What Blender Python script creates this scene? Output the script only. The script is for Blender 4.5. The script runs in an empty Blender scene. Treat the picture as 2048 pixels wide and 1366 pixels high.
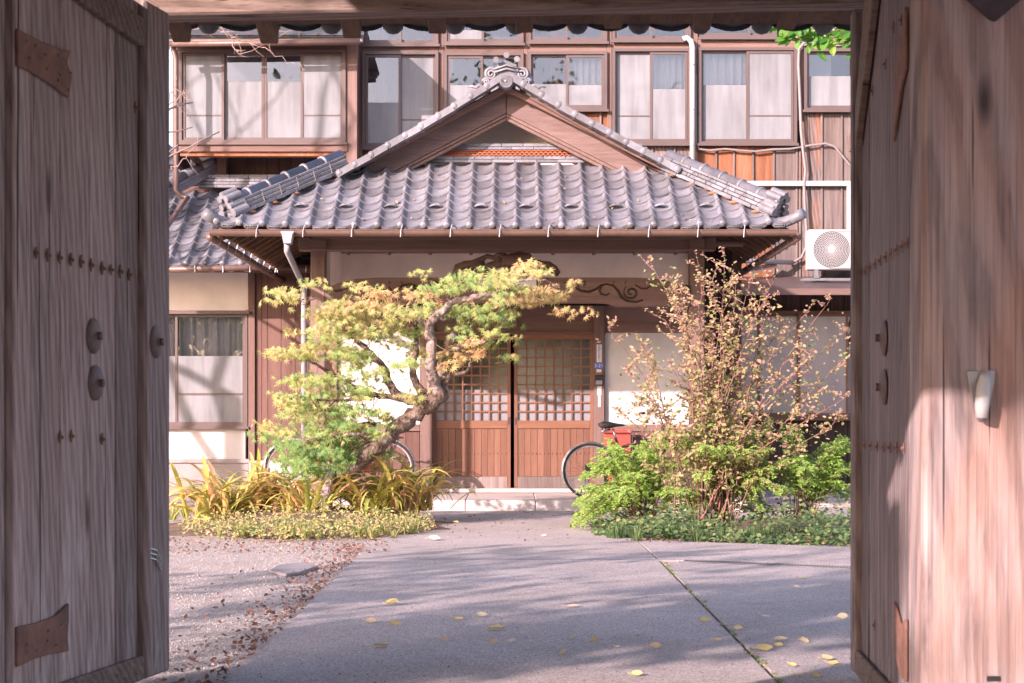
import bpy, bmesh, math, random
from mathutils import Vector, Matrix, Quaternion
R = math.radians
random.seed(7)
scene = bpy.context.scene
C = scene.collection

# ---------------------------------------------------------------- camera, sky, sun, exposure
F, HZ, CX, H = 3600.0, 817.0, 1024.0, 1.15      # focal length in photo pixels, horizon row, centre column, eye height
cd = bpy.data.cameras.new('camera'); cam = bpy.data.objects.new('camera', cd); C.objects.link(cam)
cam.location = (0, 0, H); cam.rotation_euler = (R(90), 0, 0)
cd.sensor_width = 36; cd.lens = F/2048*36; cd.shift_y = (HZ-683)/2048; cd.clip_start = .1; cd.clip_end = 2000
cd.dof.use_dof = True; cd.dof.focus_distance = 18; cd.dof.aperture_fstop = 9
scene.camera = cam
AZ, EL = R(42), R(19.9)                          # sun behind the camera's left shoulder
world = bpy.data.worlds.new('World'); scene.world = world; world.use_nodes = True
wn = world.node_tree; wn.nodes.clear()
sky = wn.nodes.new('ShaderNodeTexSky'); sky.sky_type = 'NISHITA'; sky.sun_disc = False
sky.sun_elevation = EL; sky.sun_rotation = math.pi + AZ; sky.air_density = 1.0; sky.dust_density = 1.6; sky.ozone_density = 1.0
bgn = wn.nodes.new('ShaderNodeBackground'); bgn.inputs[1].default_value = .15
wo = wn.nodes.new('ShaderNodeOutputWorld')
wn.links.new(sky.outputs[0], bgn.inputs[0]); wn.links.new(bgn.outputs[0], wo.inputs[0])
sl = bpy.data.lights.new('sun', 'SUN'); sl.energy = 3.7; sl.angle = R(.55); sl.color = (1, .90, .84)
sun = bpy.data.objects.new('sun', sl); C.objects.link(sun)
SD = Vector((math.sin(AZ)*math.cos(EL), math.cos(AZ)*math.cos(EL), -math.sin(EL)))
sun.rotation_euler = SD.to_track_quat('-Z', 'Y').to_euler(); sun.location = (-10, -10, 12)
vs = scene.view_settings; vs.view_transform = 'Standard'; vs.look = 'None'; vs.gamma = 1; vs.exposure = 1.5; vs.use_white_balance = True; vs.white_balance_temperature = 6950; vs.white_balance_tint = 30; vs.use_curve_mapping = False
scene.cycles.use_denoising = True; scene.cycles.max_bounces = 6; scene.cycles.transparent_max_bounces = 8
scene.cycles.sample_clamp_indirect = 6

# ---------------------------------------------------------------- helpers
def P(px, py, Y): return Vector(((px-CX)/F*Y, Y, H-(py-HZ)/F*Y))
def XX(px, Y): return (px-CX)/F*Y
def ZZ(py, Y): return H-(py-HZ)/F*Y
def G(px, py): Y = H*F/(py-HZ); return Vector(((px-CX)/F*Y, Y, 0))
WL = {}
def thing(name, label, cat, loc=(0,0,0), group=None):
    o = bpy.data.objects.new(name, None); C.objects.link(o); o.location = loc; o.empty_display_size = .2
    WL[o.name] = Vector(loc); o['label'] = label; o['category'] = cat
    if group: o['group'] = group
    return o
def tag(o, label=None, cat=None, group=None, kind=None):
    if label: o['label'] = label
    if cat: o['category'] = cat
    if group: o['group'] = group
    if kind: o['kind'] = kind
    return o
def link(name, me, parent=None, loc=(0,0,0), rot=None, scale=None):
    o = bpy.data.objects.new(name, me); C.objects.link(o)
    WL[o.name] = Vector(loc)
    if parent is not None:
        o.parent = parent; o.location = Vector(loc) - WL[parent.name]
    else: o.location = loc
    if rot is not None: o.rotation_euler = rot
    if scale is not None: o.scale = scale
    return o
class MB:
    def __init__(s): s.v = []; s.f = []; s.m = []; s.mi = 0; s.att = None
    def face(s, idx): s.f.append(idx); s.m.append(s.mi)
    def poly(s, pts):
        n = len(s.v); s.v += [tuple(p) for p in pts]; s.face(tuple(range(n, n+len(pts)))); return s
    def box(s, x0, x1, y0, y1, z0, z1):
        n = len(s.v)
        s.v += [(x0,y0,z0),(x1,y0,z0),(x1,y1,z0),(x0,y1,z0),(x0,y0,z1),(x1,y0,z1),(x1,y1,z1),(x0,y1,z1)]
        for q in ((0,3,2,1),(4,5,6,7),(0,1,5,4),(1,2,6,5),(2,3,7,6),(3,0,4,7)): s.face(tuple(n+i for i in q))
        return s
    def obox(s, c, ax, ay, az):
        c = Vector(c); n = len(s.v)
        for k in (-1,1):
            for i, j in ((-1,-1),(1,-1),(1,1),(-1,1)): s.v.append(tuple(c+ax*i+ay*j+az*k))
        for q in ((0,3,2,1),(4,5,6,7),(0,1,5,4),(1,2,6,5),(2,3,7,6),(3,0,4,7)): s.face(tuple(n+i for i in q))
        return s
    def bar(s, p, q, w, h, up=(0,0,1)):
        p = Vector(p); q = Vector(q); d = (q-p); L = d.length; d.normalize()
        u = Vector(up); sd = d.cross(u)
        if sd.length < 1e-4: sd = d.cross(Vector((1,0,0)))
        sd.normalize(); u = sd.cross(d)
        return s.obox((p+q)/2, sd*w/2, d*L/2, u*h/2)
    def prism(s, pts, ext):
        n = len(s.v); k = len(pts); ext = Vector(ext)
        s.v += [tuple(p) for p in pts] + [tuple(Vector(p)+ext) for p in pts]
        s.face(tuple(range(n, n+k))); s.face(tuple(range(n+2*k-1, n+k-1, -1)))
        for i in range(k):
            j = (i+1) % k; s.face((n+i, n+k+i, n+k+j, n+j))
        return s
    def tube(s, pts, r, n=8, cap=True):
        pts = [Vector(p) for p in pts]; K = len(pts)
        rs = r if isinstance(r, (list, tuple)) else [r]*K
        ref = None; base = len(s.v)
        for i, p in enumerate(pts):
            d = (pts[min(i+1,K-1)]-pts[max(i-1,0)])
            if d.length < 1e-7: d = Vector((0,0,1))
            d.normalize()
            if ref is None:
                ref = d.orthogonal().normalized()
            else:
                ref = ref - d*ref.dot(d)
                ref = ref.normalized() if ref.length > 1e-5 else d.orthogonal().normalized()
            b = d.cross(ref)
            for k in range(n):
                a = 2*math.pi*k/n; s.v.append(tuple(p+(ref*math.cos(a)+b*math.sin(a))*rs[i]))
        for i in range(K-1):
            for k in range(n):
                k2 = (k+1) % n; a = base+i*n
                s.face((a+k, a+k2, a+n+k2, a+n+k))
        if cap:
            s.face(tuple(base+k for k in range(n-1,-1,-1))); s.face(tuple(base+(K-1)*n+k for k in range(n)))
        return s
    def sphere(s, c, r, nu=10, nv=6, sc=(1,1,1)):
        c = Vector(c); n = len(s.v); s.v.append((c.x, c.y, c.z-r*sc[2]))
        for j in range(1, nv):
            t = -math.pi/2+math.pi*j/nv
            for i in range(nu):
                a = 2*math.pi*i/nu
                s.v.append((c.x+r*sc[0]*math.cos(t)*math.cos(a), c.y+r*sc[1]*math.cos(t)*math.sin(a), c.z+r*sc[2]*math.sin(t)))
        s.v.append((c.x, c.y, c.z+r*sc[2])); top = len(s.v)-1
        for i in range(nu): s.face((n, n+1+(i+1)%nu, n+1+i))
        for j in range(nv-2):
            for i in range(nu):
                a = n+1+j*nu; s.face((a+i, a+(i+1)%nu, a+nu+(i+1)%nu, a+nu+i))
        a = n+1+(nv-2)*nu
        for i in range(nu): s.face((a+i, a+(i+1)%nu, top))
        return s
    def mesh(s, name, mats, smooth=False, bevel=0):
        me = bpy.data.meshes.new(name); me.from_pydata(s.v, [], s.f)
        for m in (mats if isinstance(mats, (list, tuple)) else [mats]): me.materials.append(m)
        if max(s.m or [0]) > 0: me.polygons.foreach_set('material_index', s.m)
        if s.att:
            for nm, vals in s.att.items():
                a = me.attributes.new(nm, 'FLOAT', 'FACE'); a.data.foreach_set('value', vals)
        if bevel:
            bm = bmesh.new(); bm.from_mesh(me)
            bmesh.ops.recalc_face_normals(bm, faces=bm.faces)
            bmesh.ops.bevel(bm, geom=bm.edges[:], offset=bevel, segments=1, affect='EDGES', clamp_overlap=True)
            bm.to_mesh(me); bm.free()
        if smooth: me.polygons.foreach_set('use_smooth', [True]*len(me.polygons))
        me.update(); return me
    def build(s, name, mats, parent=None, smooth=False, bevel=0):
        return link(name, s.mesh(name, mats, smooth, bevel), parent)
def pbox(name, m, parent, px0, py0, px1, py1, Y, d, bevel=.003):     # box whose front face fills a photo rectangle at depth Y
    return MB().box(XX(px0,Y), XX(px1,Y), Y, Y+d, ZZ(py1,Y), ZZ(py0,Y)).build(name, m, parent, bevel=bevel)

# ---------------------------------------------------------------- materials
def mat(name):
    m = bpy.data.materials.new(name); m.use_nodes = True; nt = m.node_tree; nt.nodes.clear()
    return m, nt
class NT:
    def __init__(s, nt): s.t = nt
    def n(s, ty, **kw):
        nd = s.t.nodes.new('ShaderNode'+ty)
        for k, v in kw.items():
            if k.startswith('i_'):
                key = k[2:]; nd.inputs[int(key) if key.isdigit() else key.replace('_', ' ')].default_value = v
            else: setattr(nd, k, v)
        return nd
    def l(s, a, b): s.t.links.new(a, b)
    def coords(s, scale=(1,1,1), rnd=37.0):
        tc = s.n('TexCoord'); oi = s.n('ObjectInfo')
        mu = s.n('Math', operation='MULTIPLY', i_1=rnd); s.l(oi.outputs['Random'], mu.inputs[0])
        ad = s.n('VectorMath', operation='ADD'); s.l(tc.outputs['Object'], ad.inputs[0]); s.l(mu.outputs[0], ad.inputs[1])
        mp = s.n('VectorMath', operation='MULTIPLY'); mp.inputs[1].default_value = scale; s.l(ad.outputs[0], mp.inputs[0])
        return mp.outputs[0], oi.outputs['Random']
    def noise(s, vec, scale, detail=4, rough=.55, dist=0):
        nd = s.n('TexNoise', i_Scale=scale, i_Detail=detail, i_Roughness=rough, i_Distortion=dist); s.l(vec, nd.inputs['Vector']); return nd.outputs['Fac']
    def ramp(s, fac, stops):
        r = s.n('ValToRGB'); cr = r.color_ramp
        while len(cr.elements) > 1: cr.elements.remove(cr.elements[-1])
        for i, (p, c) in enumerate(stops):
            e = cr.elements[0] if i == 0 else cr.elements.new(p)
            e.position = p; e.color = (c[0], c[1], c[2], 1) if not isinstance(c, (int, float)) else (c, c, c, 1)
        s.l(fac, r.inputs[0]); return r.outputs[0]
    def mix(s, fac, a, b, mode='MIX'):
        m = s.n('MixRGB', blend_type=mode)
        for v, i in ((fac, 0), (a, 1), (b, 2)):
            if hasattr(v, 'links'): s.l(v, m.inputs[i])
            elif i == 0: m.inputs[0].default_value = v
            else: m.inputs[i].default_value = (v[0], v[1], v[2], 1)
        return m.outputs[0]
    def out(s, sh): o = s.n('OutputMaterial'); s.l(sh, o.inputs[0])
    def bsdf(s, col, rough=.6, bump=None, bstr=.3, bdist=.01, spec=.4, metal=0, coat=0):
        b = s.n('BsdfPrincipled')
        for k, v in (('Base Color', col), ('Roughness', rough)):
            if hasattr(v, 'links'): s.l(v, b.inputs[k])
            else: b.inputs[k].default_value = (v[0], v[1], v[2], 1) if k == 'Base Color' else v
        b.inputs['Specular IOR Level'].default_value = spec; b.inputs['Metallic'].default_value = metal; b.inputs['Coat Weight'].default_value = coat
        b.inputs['Coat Roughness'].default_value = .03
        if bump is not None:
            bp = s.n('Bump', i_Strength=bstr, i_Distance=bdist); s.l(bump, bp.inputs['Height']); s.l(bp.outputs[0], b.inputs['Normal'])
        return b.outputs[0]
def wood(name, dark, mid, light, axis='z', fine=70, stretch=.045, rough=.75, vary=.35, bstr=.35, blotch=1.3, spec=.25, swirl=.6):
    m, nt = mat(name); N = NT(nt)
    k = {'x': (stretch,1,1), 'y': (1,stretch,1), 'z': (1,1,stretch)}[axis]
    v, rnd = N.coords(k)
    lo = N.noise(v, blotch*4, 3, .6, swirl)
    g1 = N.noise(v, fine*.35, 6, .65, swirl)
    g2 = N.noise(v, fine*2.2, 3, .7)
    c = N.ramp(g1, [(.28, dark), (.48, mid), (.72, light)])
    c = N.mix(.55, c, N.ramp(lo, [(.25, dark), (.55, mid), (.85, light)]))
    c = N.mix(.5, c, N.ramp(g2, [(.25, .45), (.6, 1.0)]), 'MULTIPLY')
    c = N.mix(1, c, N.ramp(rnd, [(0, 1-vary), (1, 1+vary*.4)]), 'MULTIPLY')
    b = N.mix(.5, g1, g2)
    N.out(N.bsdf(c, rough, b, bstr, .012, spec)); return m
def plain(name, col, rough=.6, var=.15, scale=6, bstr=.15, spec=.4, metal=0, stain=None, rnd_var=0, coat=0, bscale=60, bdist=.006):
    m, nt = mat(name); N = NT(nt)
    v, rnd = N.coords()
    a = N.noise(v, scale, 6, .65); bmp = N.noise(v, bscale, 3)
    c = N.mix(1, col, N.ramp(a, [(.3, 1-var), (.7, 1+var*.5)]), 'MULTIPLY')
    if stain: c = N.mix(N.ramp(N.noise(v, scale*.35, 7, .7), [(.5, 0.0), (.72, 1.0)]), c, stain)
    if rnd_var: c = N.mix(1, c, N.ramp(rnd, [(0, 1-rnd_var), (1, 1+rnd_var)]), 'MULTIPLY')
    N.out(N.bsdf(c, rough, bmp, bstr, bdist, spec, metal, coat)); return m
def leafmat(name, stops, trans=.4, rough=.55):
    m, nt = mat(name); N = NT(nt)
    at = N.n('Attribute', attribute_name='tint')
    c = N.ramp(at.outputs['Fac'], stops)
    bs = N.bsdf(c, rough, spec=.3)
    tr = N.n('BsdfTranslucent'); tc = N.mix(1, c, (1.25, 1.2, .7), 'MULTIPLY'); N.l(tc, tr.inputs[0])
    mx = N.n('MixShader', i_0=trans); N.l(bs, mx.inputs[1]); N.l(tr.outputs[0], mx.inputs[2]); N.out(mx.outputs[0]); return m
def rndleaf(name, stops, trans=.35):
    m, nt = mat(name); N = NT(nt); v, rnd = N.coords()
    c = N.ramp(rnd, stops); c = N.mix(.35, c, N.ramp(N.noise(v, 9, 4), [(.3, .55), (.7, 1.15)]), 'MULTIPLY')
    bs = N.bsdf(c, .5, spec=.3); tr = N.n('BsdfTranslucent'); N.l(c, tr.inputs[0])
    mx = N.n('MixShader', i_0=trans); N.l(bs, mx.inputs[1]); N.l(tr.outputs[0], mx.inputs[2]); N.out(mx.outputs[0]); return m
M = {}
def oldwood(name, dark, mid, light, pale, axis='z', wear=.9, vary=.3, rust=None, bands=11, kn=1.0):
    m, nt = mat(name); N = NT(nt)
    def st(q): return {'x': (q,1,1), 'y': (1,q,1), 'z': (1,1,q)}[axis]
    tc = N.n('TexCoord'); v, rnd = N.coords(st(.035)); vm, _ = N.coords(st(.16)); vk, _ = N.coords(st(.3)); vf, _ = N.coords(st(.012))
    wv = N.n('TexWave', wave_type='BANDS', bands_direction='DIAGONAL', wave_profile='SIN'); N.l(vm, wv.inputs['Vector'])
    for k_, x_ in (('Scale', bands), ('Distortion', 5.5*kn), ('Detail', 4), ('Detail Scale', 1.1), ('Detail Roughness', .6)): wv.inputs[k_].default_value = x_
    ring = wv.outputs['Fac']
    big = N.noise(vm, 5.5, 6, .65, 1.2); mid_n = N.noise(v, 22, 6, .62, 1.6*kn); fi = N.noise(vf, 85, 5, .75); crk = N.noise(vf, 46, 3, .5, .4)
    c = N.ramp(ring, [(.0, light), (.45, mid), (.72, dark), (.86, (dark[0]*.6,dark[1]*.55,dark[2]*.55)), (1.0, dark)])
    c = N.mix(.42, c, N.ramp(mid_n, [(.36, dark), (.5, mid), (.64, light)]))
    c = N.mix(.4, c, N.ramp(big, [(.30, dark), (.52, mid), (.74, light)]))
    if rust: c = N.mix(N.ramp(N.noise(vm, 3.2, 6, .65, 1), [(.46, 0.0), (.66, .7)]), c, rust)
    sx = N.n('SeparateXYZ'); N.l(tc.outputs['Object'], sx.inputs[0]); zz = N.ramp(N.mix(.35, sx.outputs[2], N.noise(vm, 4.5, 5, .6), 'ADD'), [(.15, wear), (1.0, .16)])
    w = N.mix(1, zz, N.ramp(N.noise(vm, 9, 8, .7, .8), [(.45, 0.0), (.62, 1.0)]), 'MULTIPLY')
    c = N.mix(w, c, pale)
    vo = N.n('TexVoronoi', i_Scale=2.1); N.l(vk, vo.inputs['Vector']); c = N.mix(N.ramp(vo.outputs['Distance'], [(.035, .85), (.075, 0.0)]), c, (dark[0]*.45, dark[1]*.4, dark[2]*.4))
    c = N.mix(.85, c, N.ramp(fi, [(.28, .42), (.46, .95), (.66, 1.18)]), 'MULTIPLY')
    c = N.mix(N.ramp(crk, [(.30, .9), (.345, 0.0)]), c, (.035,.026,.026))
    c = N.mix(1, c, N.ramp(rnd, [(0, 1-vary), (1, 1+vary*.5)]), 'MULTIPLY')
    N.out(N.bsdf(c, .82, N.mix(.5, N.mix(.4, fi, ring), N.ramp(crk, [(.26, 0.0), (.32, 1.0)])), .7, .012, .2)); return m
M['gate'] = oldwood('gate_wood', (.195,.135,.128), (.335,.25,.235), (.46,.365,.35), (.60,.52,.525))
M['gate_dark'] = oldwood('gate_wood_shaded', (.115,.085,.085), (.215,.168,.168), (.31,.255,.255), (.42,.37,.38))  # darker copy of the gate wood, right leaf's shade put into its colour
M['patchboard'] = oldwood('patchy_board', (.09,.06,.055), (.22,.165,.155), (.33,.27,.255), (.40,.34,.33), 'z', .3, .3, (.37,.145,.07))
M['gate_x'] = oldwood('gate_wood_across', (.12,.08,.066), (.21,.15,.125), (.33,.25,.21), (.40,.33,.30), 'x', .3)
M['post'] = oldwood('post_wood', (.085,.068,.075), (.30,.235,.23), (.385,.315,.305), (.41,.34,.325), 'z', .7, .0, (.40,.215,.155), 5, 1.2)
M['rafter'] = wood('rafter_wood', (.06,.035,.025), (.15,.085,.055), (.26,.16,.11), 'y', 60, .06, .8, .25)
M['iron'] = plain('rusted_iron', (.24,.125,.095), .8, .35, 14, .4, .3, .1, (.12,.07,.065))
M['boss'] = plain('boss_iron', (.15,.105,.10), .65, .3, 18, .4, .4, .2, (.22,.12,.09))
M['iron_dark'] = plain('dark_iron', (.07,.05,.055), .6, .3, 20, .3, .5, .5)
M['tile'] = plain('roof_tile_clay', (.185,.187,.213), .42, .3, 9, .15, .5, 0, (.125,.11,.105), .26)
M['tile_dark'] = plain('gate_tile_clay', (.10,.105,.11), .5, .3, 7, .2, .5, 0, None, .2)
M['tile_red'] = plain('red_clay', (.42,.14,.075), .7, .3, 10, .2, .3)
M['brown'] = wood('dark_brown_timber', (.11,.065,.055), (.195,.12,.102), (.27,.175,.15), 'z', 60, .04, .65, .2, .2)
M['brown_x'] = wood('dark_brown_timber_across', (.12,.07,.06), (.205,.125,.107), (.28,.185,.157), 'x', 60, .04, .65, .2, .2)
M['barge'] = wood('weathered_bargeboard', (.12,.075,.07), (.195,.13,.12), (.275,.195,.18), 'x', 45, .08, .7, .1, .3, 1.6, swirl=1.6)
M['pillar'] = wood('pillar_timber', (.13,.08,.07), (.20,.13,.115), (.27,.185,.165), 'z', 60, .04, .65, .1, .25)
M['door'] = wood('door_cedar', (.135,.058,.04), (.20,.095,.063), (.26,.138,.096), 'z', 70, .04, .5, .18, .2, spec=.35)
M['door_x'] = wood('door_cedar_across', (.16,.067,.04), (.235,.11,.067), (.30,.16,.105), 'x', 70, .04, .5, .12, .2, spec=.35)
M['orange'] = wood('fresh_cedar_board', (.15,.055,.03), (.30,.115,.058), (.38,.215,.15), 'z', 50, .05, .7, .3, .35, 1.2)
M['greyboard'] = wood('silvered_board', (.085,.06,.055), (.22,.17,.16), (.33,.28,.265), 'z', 50, .05, .8, .3, .5, 1.4)
M['darkboard'] = wood('dark_board', (.05,.03,.025), (.10,.06,.05), (.19,.13,.115), 'z', 55, .05, .75, .3, .35)
M['panelboard'] = wood('panel_board', (.10,.05,.042), (.155,.083,.07), (.21,.125,.105), 'z', 70, .035, .6, .12, .2)
M['plaster'] = plain('white_plaster', (.55,.53,.525), .85, .12, 2.5, .2, .2, 0, (.47,.43,.42))
M['plaster_warm'] = plain('cream_plaster', (.84,.77,.72), .85, .12, 2.5, .2, .2, 0, (.74,.66,.61))
M['sash'] = plain('bronze_aluminium', (.13,.095,.09), .42, .08, 3, .03, .5, .3)
def frostmat():
    m, nt = mat('frosted_glass'); N = NT(nt); v, r = N.coords((1,1,.12)); v2, _ = N.coords()
    folds = N.noise(v, 9, 3, .5, .3); cloud = N.noise(v2, 1.6, 4)                # curtain folds showing faintly through
    c = N.mix(1, (.195,.205,.222), N.ramp(folds, [(.3, .80), (.5, 1.0), (.7, 1.14)]), 'MULTIPLY')
    c = N.mix(1, c, N.ramp(cloud, [(.3, .86), (.7, 1.08)]), 'MULTIPLY')
    N.out(N.bsdf(c, .45, spec=.3, coat=.35)); return m
M['frost'] = frostmat()
M['frost_brown'] = plain('shaded_frosted_glass', (.36,.31,.30), .35, .06, 1.2, .02, .5, coat=.5)  # brownish tone stands for the shade on the lower right windows
M['curtain'] = plain('white_curtain', (.55,.54,.56), .9, .06, 4, .1, .1)
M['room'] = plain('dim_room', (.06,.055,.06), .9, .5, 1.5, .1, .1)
M['door_frost'] = plain('door_frosted_glass', (.22,.22,.25), .3, .08, 1.5, .02, .5, coat=.5)
M['white'] = plain('white_plastic', (.48,.47,.465), .45, .04, 5, .05)
M['cable'] = plain('grey_cable', (.22,.19,.19), .5, .1, 8)
M['copper'] = plain('copper_brown_gutter', (.17,.105,.085), .4, .25, 5, .08, .5, .15)
M['pipegrey'] = plain('grey_pipe', (.29,.28,.31), .4, .12, 6, .05)
M['steel'] = plain('steel', (.36,.35,.36), .42, .15, 12, .1, .5, .9)
M['rubber'] = plain('rubber', (.05,.045,.045), .7, .2, 12, .1)
M['red'] = plain('red_enamel', (.36,.075,.058), .35, .1, 6, .05, .5)
M['granite'] = plain('granite', (.52,.46,.44), .7, .14, 45, .25, .3, 0, None, .05, bscale=120)
M['conc_base'] = plain('grey_render', (.30,.27,.27), .85, .15, 5, .25, .2, 0, (.22,.20,.20))
M['bark'] = plain('maple_bark', (.17,.12,.095), .9, .7, 18, 1, .15, 0, (.34,.28,.25), bscale=30, bdist=.04)
M['bark_pale'] = plain('pale_bark', (.30,.235,.215), .85, .5, 18, 1, .15, 0, (.20,.14,.115), bscale=30, bdist=.03)
M['alloy'] = plain('silver_alloy', (.52,.51,.51), .35, .1, 8, .05, .5, .4)
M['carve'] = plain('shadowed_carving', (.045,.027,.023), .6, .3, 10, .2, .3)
M['grate'] = plain('galvanised_grate', (.12,.12,.135), .65, .2, 10, .1, .3, .2)
M['clay'] = plain('clay_bedding', (.30,.15,.09), .9, .3, 10, .3, .1)
M['stem'] = plain('red_stem', (.26,.11,.095), .6, .4, 12, .1)
M['stem_brown'] = plain('brown_stem', (.18,.11,.075), .7, .4, 12, .1)
M['twig'] = plain('bare_twig', (.30,.215,.19), .8, .3, 12, .1)
def glass(name='window_glass', tint=(.82,.84,.86,1), rough=.015, base=.12):
    m, nt = mat(name); N = NT(nt)
    t = N.n('BsdfTransparent'); t.inputs[0].default_value = tint
    g = N.n('BsdfGlossy'); g.inputs['Roughness'].default_value = rough; g.inputs[0].default_value = (.95,.95,1,1)
    v, r = N.coords(); bp = N.n('Bump', i_Strength=.05, i_Distance=.02); N.l(N.noise(v, 2.2, 2), bp.inputs['Height']); N.l(bp.outputs[0], g.inputs['Normal'])
    lw = N.n('LayerWeight', i_Blend=.35); mx = N.n('MixShader'); ad = N.n('Math', operation='ADD', i_1=base, use_clamp=True)
    N.l(lw.outputs['Fresnel'], ad.inputs[0]); N.l(ad.outputs[0], mx.inputs[0]); N.l(t.outputs[0], mx.inputs[1]); N.l(g.outputs[0], mx.inputs[2]); N.out(mx.outputs[0]); return m
M['glass'] = glass(tint=(.9,.91,.92,1), base=.05); M['door_glass'] = glass('door_glass', (.6,.65,.75,1), .1, .05)
def concrete():
    m, nt = mat('worn_concrete'); N = NT(nt); v, r = N.coords((1,1,1), 3)
    a = N.noise(v, 1.1, 8, .65); b = N.noise(v, 90, 4, .7); d = N.noise(v, 260, 2)
    c = N.ramp(a, [(.3, (.39,.335,.31)), (.55, (.475,.415,.39)), (.8, (.54,.475,.45))])
    c = N.mix(.95, c, N.ramp(b, [(.34, .42), (.5, .92), (.64, 1.28)]), 'MULTIPLY')
    c = N.mix(.85, c, N.ramp(d, [(.34, .5), (.6, 1.2)]), 'MULTIPLY')
    c = N.mix(N.ramp(N.noise(v, 3.1, 8, .75), [(.58, 0.0), (.75, .5)]), c, (.20,.175,.17))
    N.out(N.bsdf(c, .85, N.mix(.5, b, d), .8, .008, .2)); return m
M['concrete'] = concrete()
def gravelmat():
    m, nt = mat('pale_gravel'); N = NT(nt); v, r = N.coords((1,1,1), 0)
    vo = N.n('TexVoronoi', i_Scale=130.0); N.l(v, vo.inputs['Vector'])
    a = N.noise(v, 1.5, 6, .65); f = N.noise(v, 130, 3)
    c = N.ramp(vo.outputs['Color'], [(.1, (.32,.265,.235)), (.5, (.43,.37,.335)), (.9, (.53,.47,.43))])
    c = N.mix(N.ramp(a, [(.52, 0.0), (.75, .75)]), c, (.25,.19,.155))
    c = N.mix(.6, c, N.ramp(f, [(.3, .6), (.65, 1.15)]), 'MULTIPLY')
    N.out(N.bsdf(c, .9, N.mix(.5, vo.outputs['Distance'], f), .9, .012, .2)); return m
M['gravel'] = gravelmat()
M['soil'] = plain('soil', (.16,.115,.09), .95, .4, 9, .8, .1, 0, (.24,.17,.13), bscale=50)
M['pebble'] = plain('pebble', (.44,.40,.375), .8, .25, 30, .2, .2)
M['maple'] = leafmat('maple_leaf', [(0,(.12,.27,.09)),(.25,(.25,.36,.12)),(.5,(.42,.42,.17)),(.72,(.52,.37,.19)),(1,(.54,.25,.15))], .42)
M['shrubleaf'] = leafmat('shrub_leaf', [(0,(.14,.22,.06)),(.3,(.29,.31,.12)),(.6,(.42,.32,.19)),(.85,(.42,.25,.205)),(1,(.29,.155,.14))], .38)
M['fern'] = leafmat('feathery_leaf', [(0,(.13,.29,.06)),(.5,(.30,.46,.11)),(.85,(.48,.52,.18)),(1,(.56,.42,.22))], .45)
M['cover'] = leafmat('ground_cover_leaf', [(0,(.05,.11,.045)),(.5,(.11,.19,.075)),(.8,(.24,.28,.11)),(1,(.38,.27,.14))], .3)
M['coverY'] = leafmat('yellowing_cover_leaf', [(0,(.15,.27,.09)),(.35,(.33,.37,.14)),(.65,(.50,.42,.19)),(1,(.50,.30,.20))], .35)
M['litter'] = leafmat('dry_leaf', [(0,(.09,.045,.035)),(.4,(.18,.09,.065)),(.75,(.29,.155,.11)),(1,(.46,.34,.2))], .12, .7)
M['treeleaf'] = leafmat('tree_leaf', [(0,(.03,.075,.02)),(.5,(.06,.13,.03)),(1,(.14,.20,.05))], .3)
M['broadleaf'] = leafmat('broad_leaf', [(0,(.05,.20,.04)),(.6,(.13,.34,.06)),(1,(.30,.42,.08))], .45, .4)
M['strap'] = rndleaf('strap_leaf', [(0,(.36,.42,.09)),(.3,(.56,.50,.12)),(.7,(.66,.48,.17)),(1,(.60,.34,.19))])
M['yellow'] = rndleaf('fallen_yellow_leaf', [(0,(.72,.55,.18)),(.4,(.70,.58,.34)),(.75,(.70,.62,.50)),(1,(.62,.44,.27))], .2)
M['blue'] = plain('blue_enamel', (.06,.13,.42), .4, .05, 8)
M['bluetext'] = plain('blue_print', (.05,.08,.28), .5, .05, 8)
M['paper'] = plain('paper_label', (.66,.64,.68), .6, .08, 9)
M['black'] = plain('black_plastic', (.03,.028,.03), .35, .2, 9)

# ---------------------------------------------------------------- the setting: ground, path, beds
g = MB(); g.box(-300, 300, -300, 300, -.5, -.012)
tag(g.build('ground', M['gravel']), kind='structure')
YD0, YD1 = 13.62, 13.80
pth = tag(bpy.data.objects.new('path', None), kind='structure'); C.objects.link(pth); WL['path'] = Vector((0,0,0))
def slab(name, pts, z0, z1, m, parent, bevel=.003):
    return MB().prism([(p[0], p[1], z0) for p in pts], (0,0,z1-z0)).build(name, m, parent, bevel=bevel)
slab('concrete_slab', [(-1.17,-4),(1.12,-4),(1.105,YD0),(-1.20,YD0)], -.1, .004, M['concrete'], pth)
slab('concrete_slab', [(-1.20,YD1),(1.10,YD1-.05),(1.05,20.17),(-1.22,20.17)], -.1, .004, M['concrete'], pth)
slab('concrete_slab', [(1.138,-4),(7,-4),(7,9.6),(2.95,12.55),(1.128,13.5)], -.1, .003, M['concrete'], pth)
slab('concrete_slab', [(1.122,13.68),(2.95,12.72),(7,10.4),(7,13.0),(2.95,14.86),(1.09,15.72)], -.1, .003, M['concrete'], pth)
jt = MB()                                                           # soil filled joint
jt.prism([(1.11,-4,-.09),(1.155,-4,-.09),(1.148,13.6,-.09),(1.095,13.6,-.09)], (0,0,.082)); jt.build('joint_filling', M['soil'], pth)
cov = slab('drain_cover', [(-1.20,YD0+.014),(1.25,YD0-.006),(1.25,YD1-.055),(-1.20,YD1-.001)], -.05, .0035, M['conc_base'], pth, .002)
gr = thing('drain_grate', 'steel grating of the narrow drain crossing the right concrete slab', 'drain', (1.3,13.55,0))
fr = MB(); A0, A1 = Vector((1.28,13.56,.0)), Vector((4.6,11.85,.0)); dd = (A1-A0).normalized(); nn = Vector((-dd.y, dd.x, 0))
for k in (-1,1): fr.bar(A0+nn*k*.072-Vector((0,0,.012)), A1+nn*k*.072-Vector((0,0,.012)), .012, .04)
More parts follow.
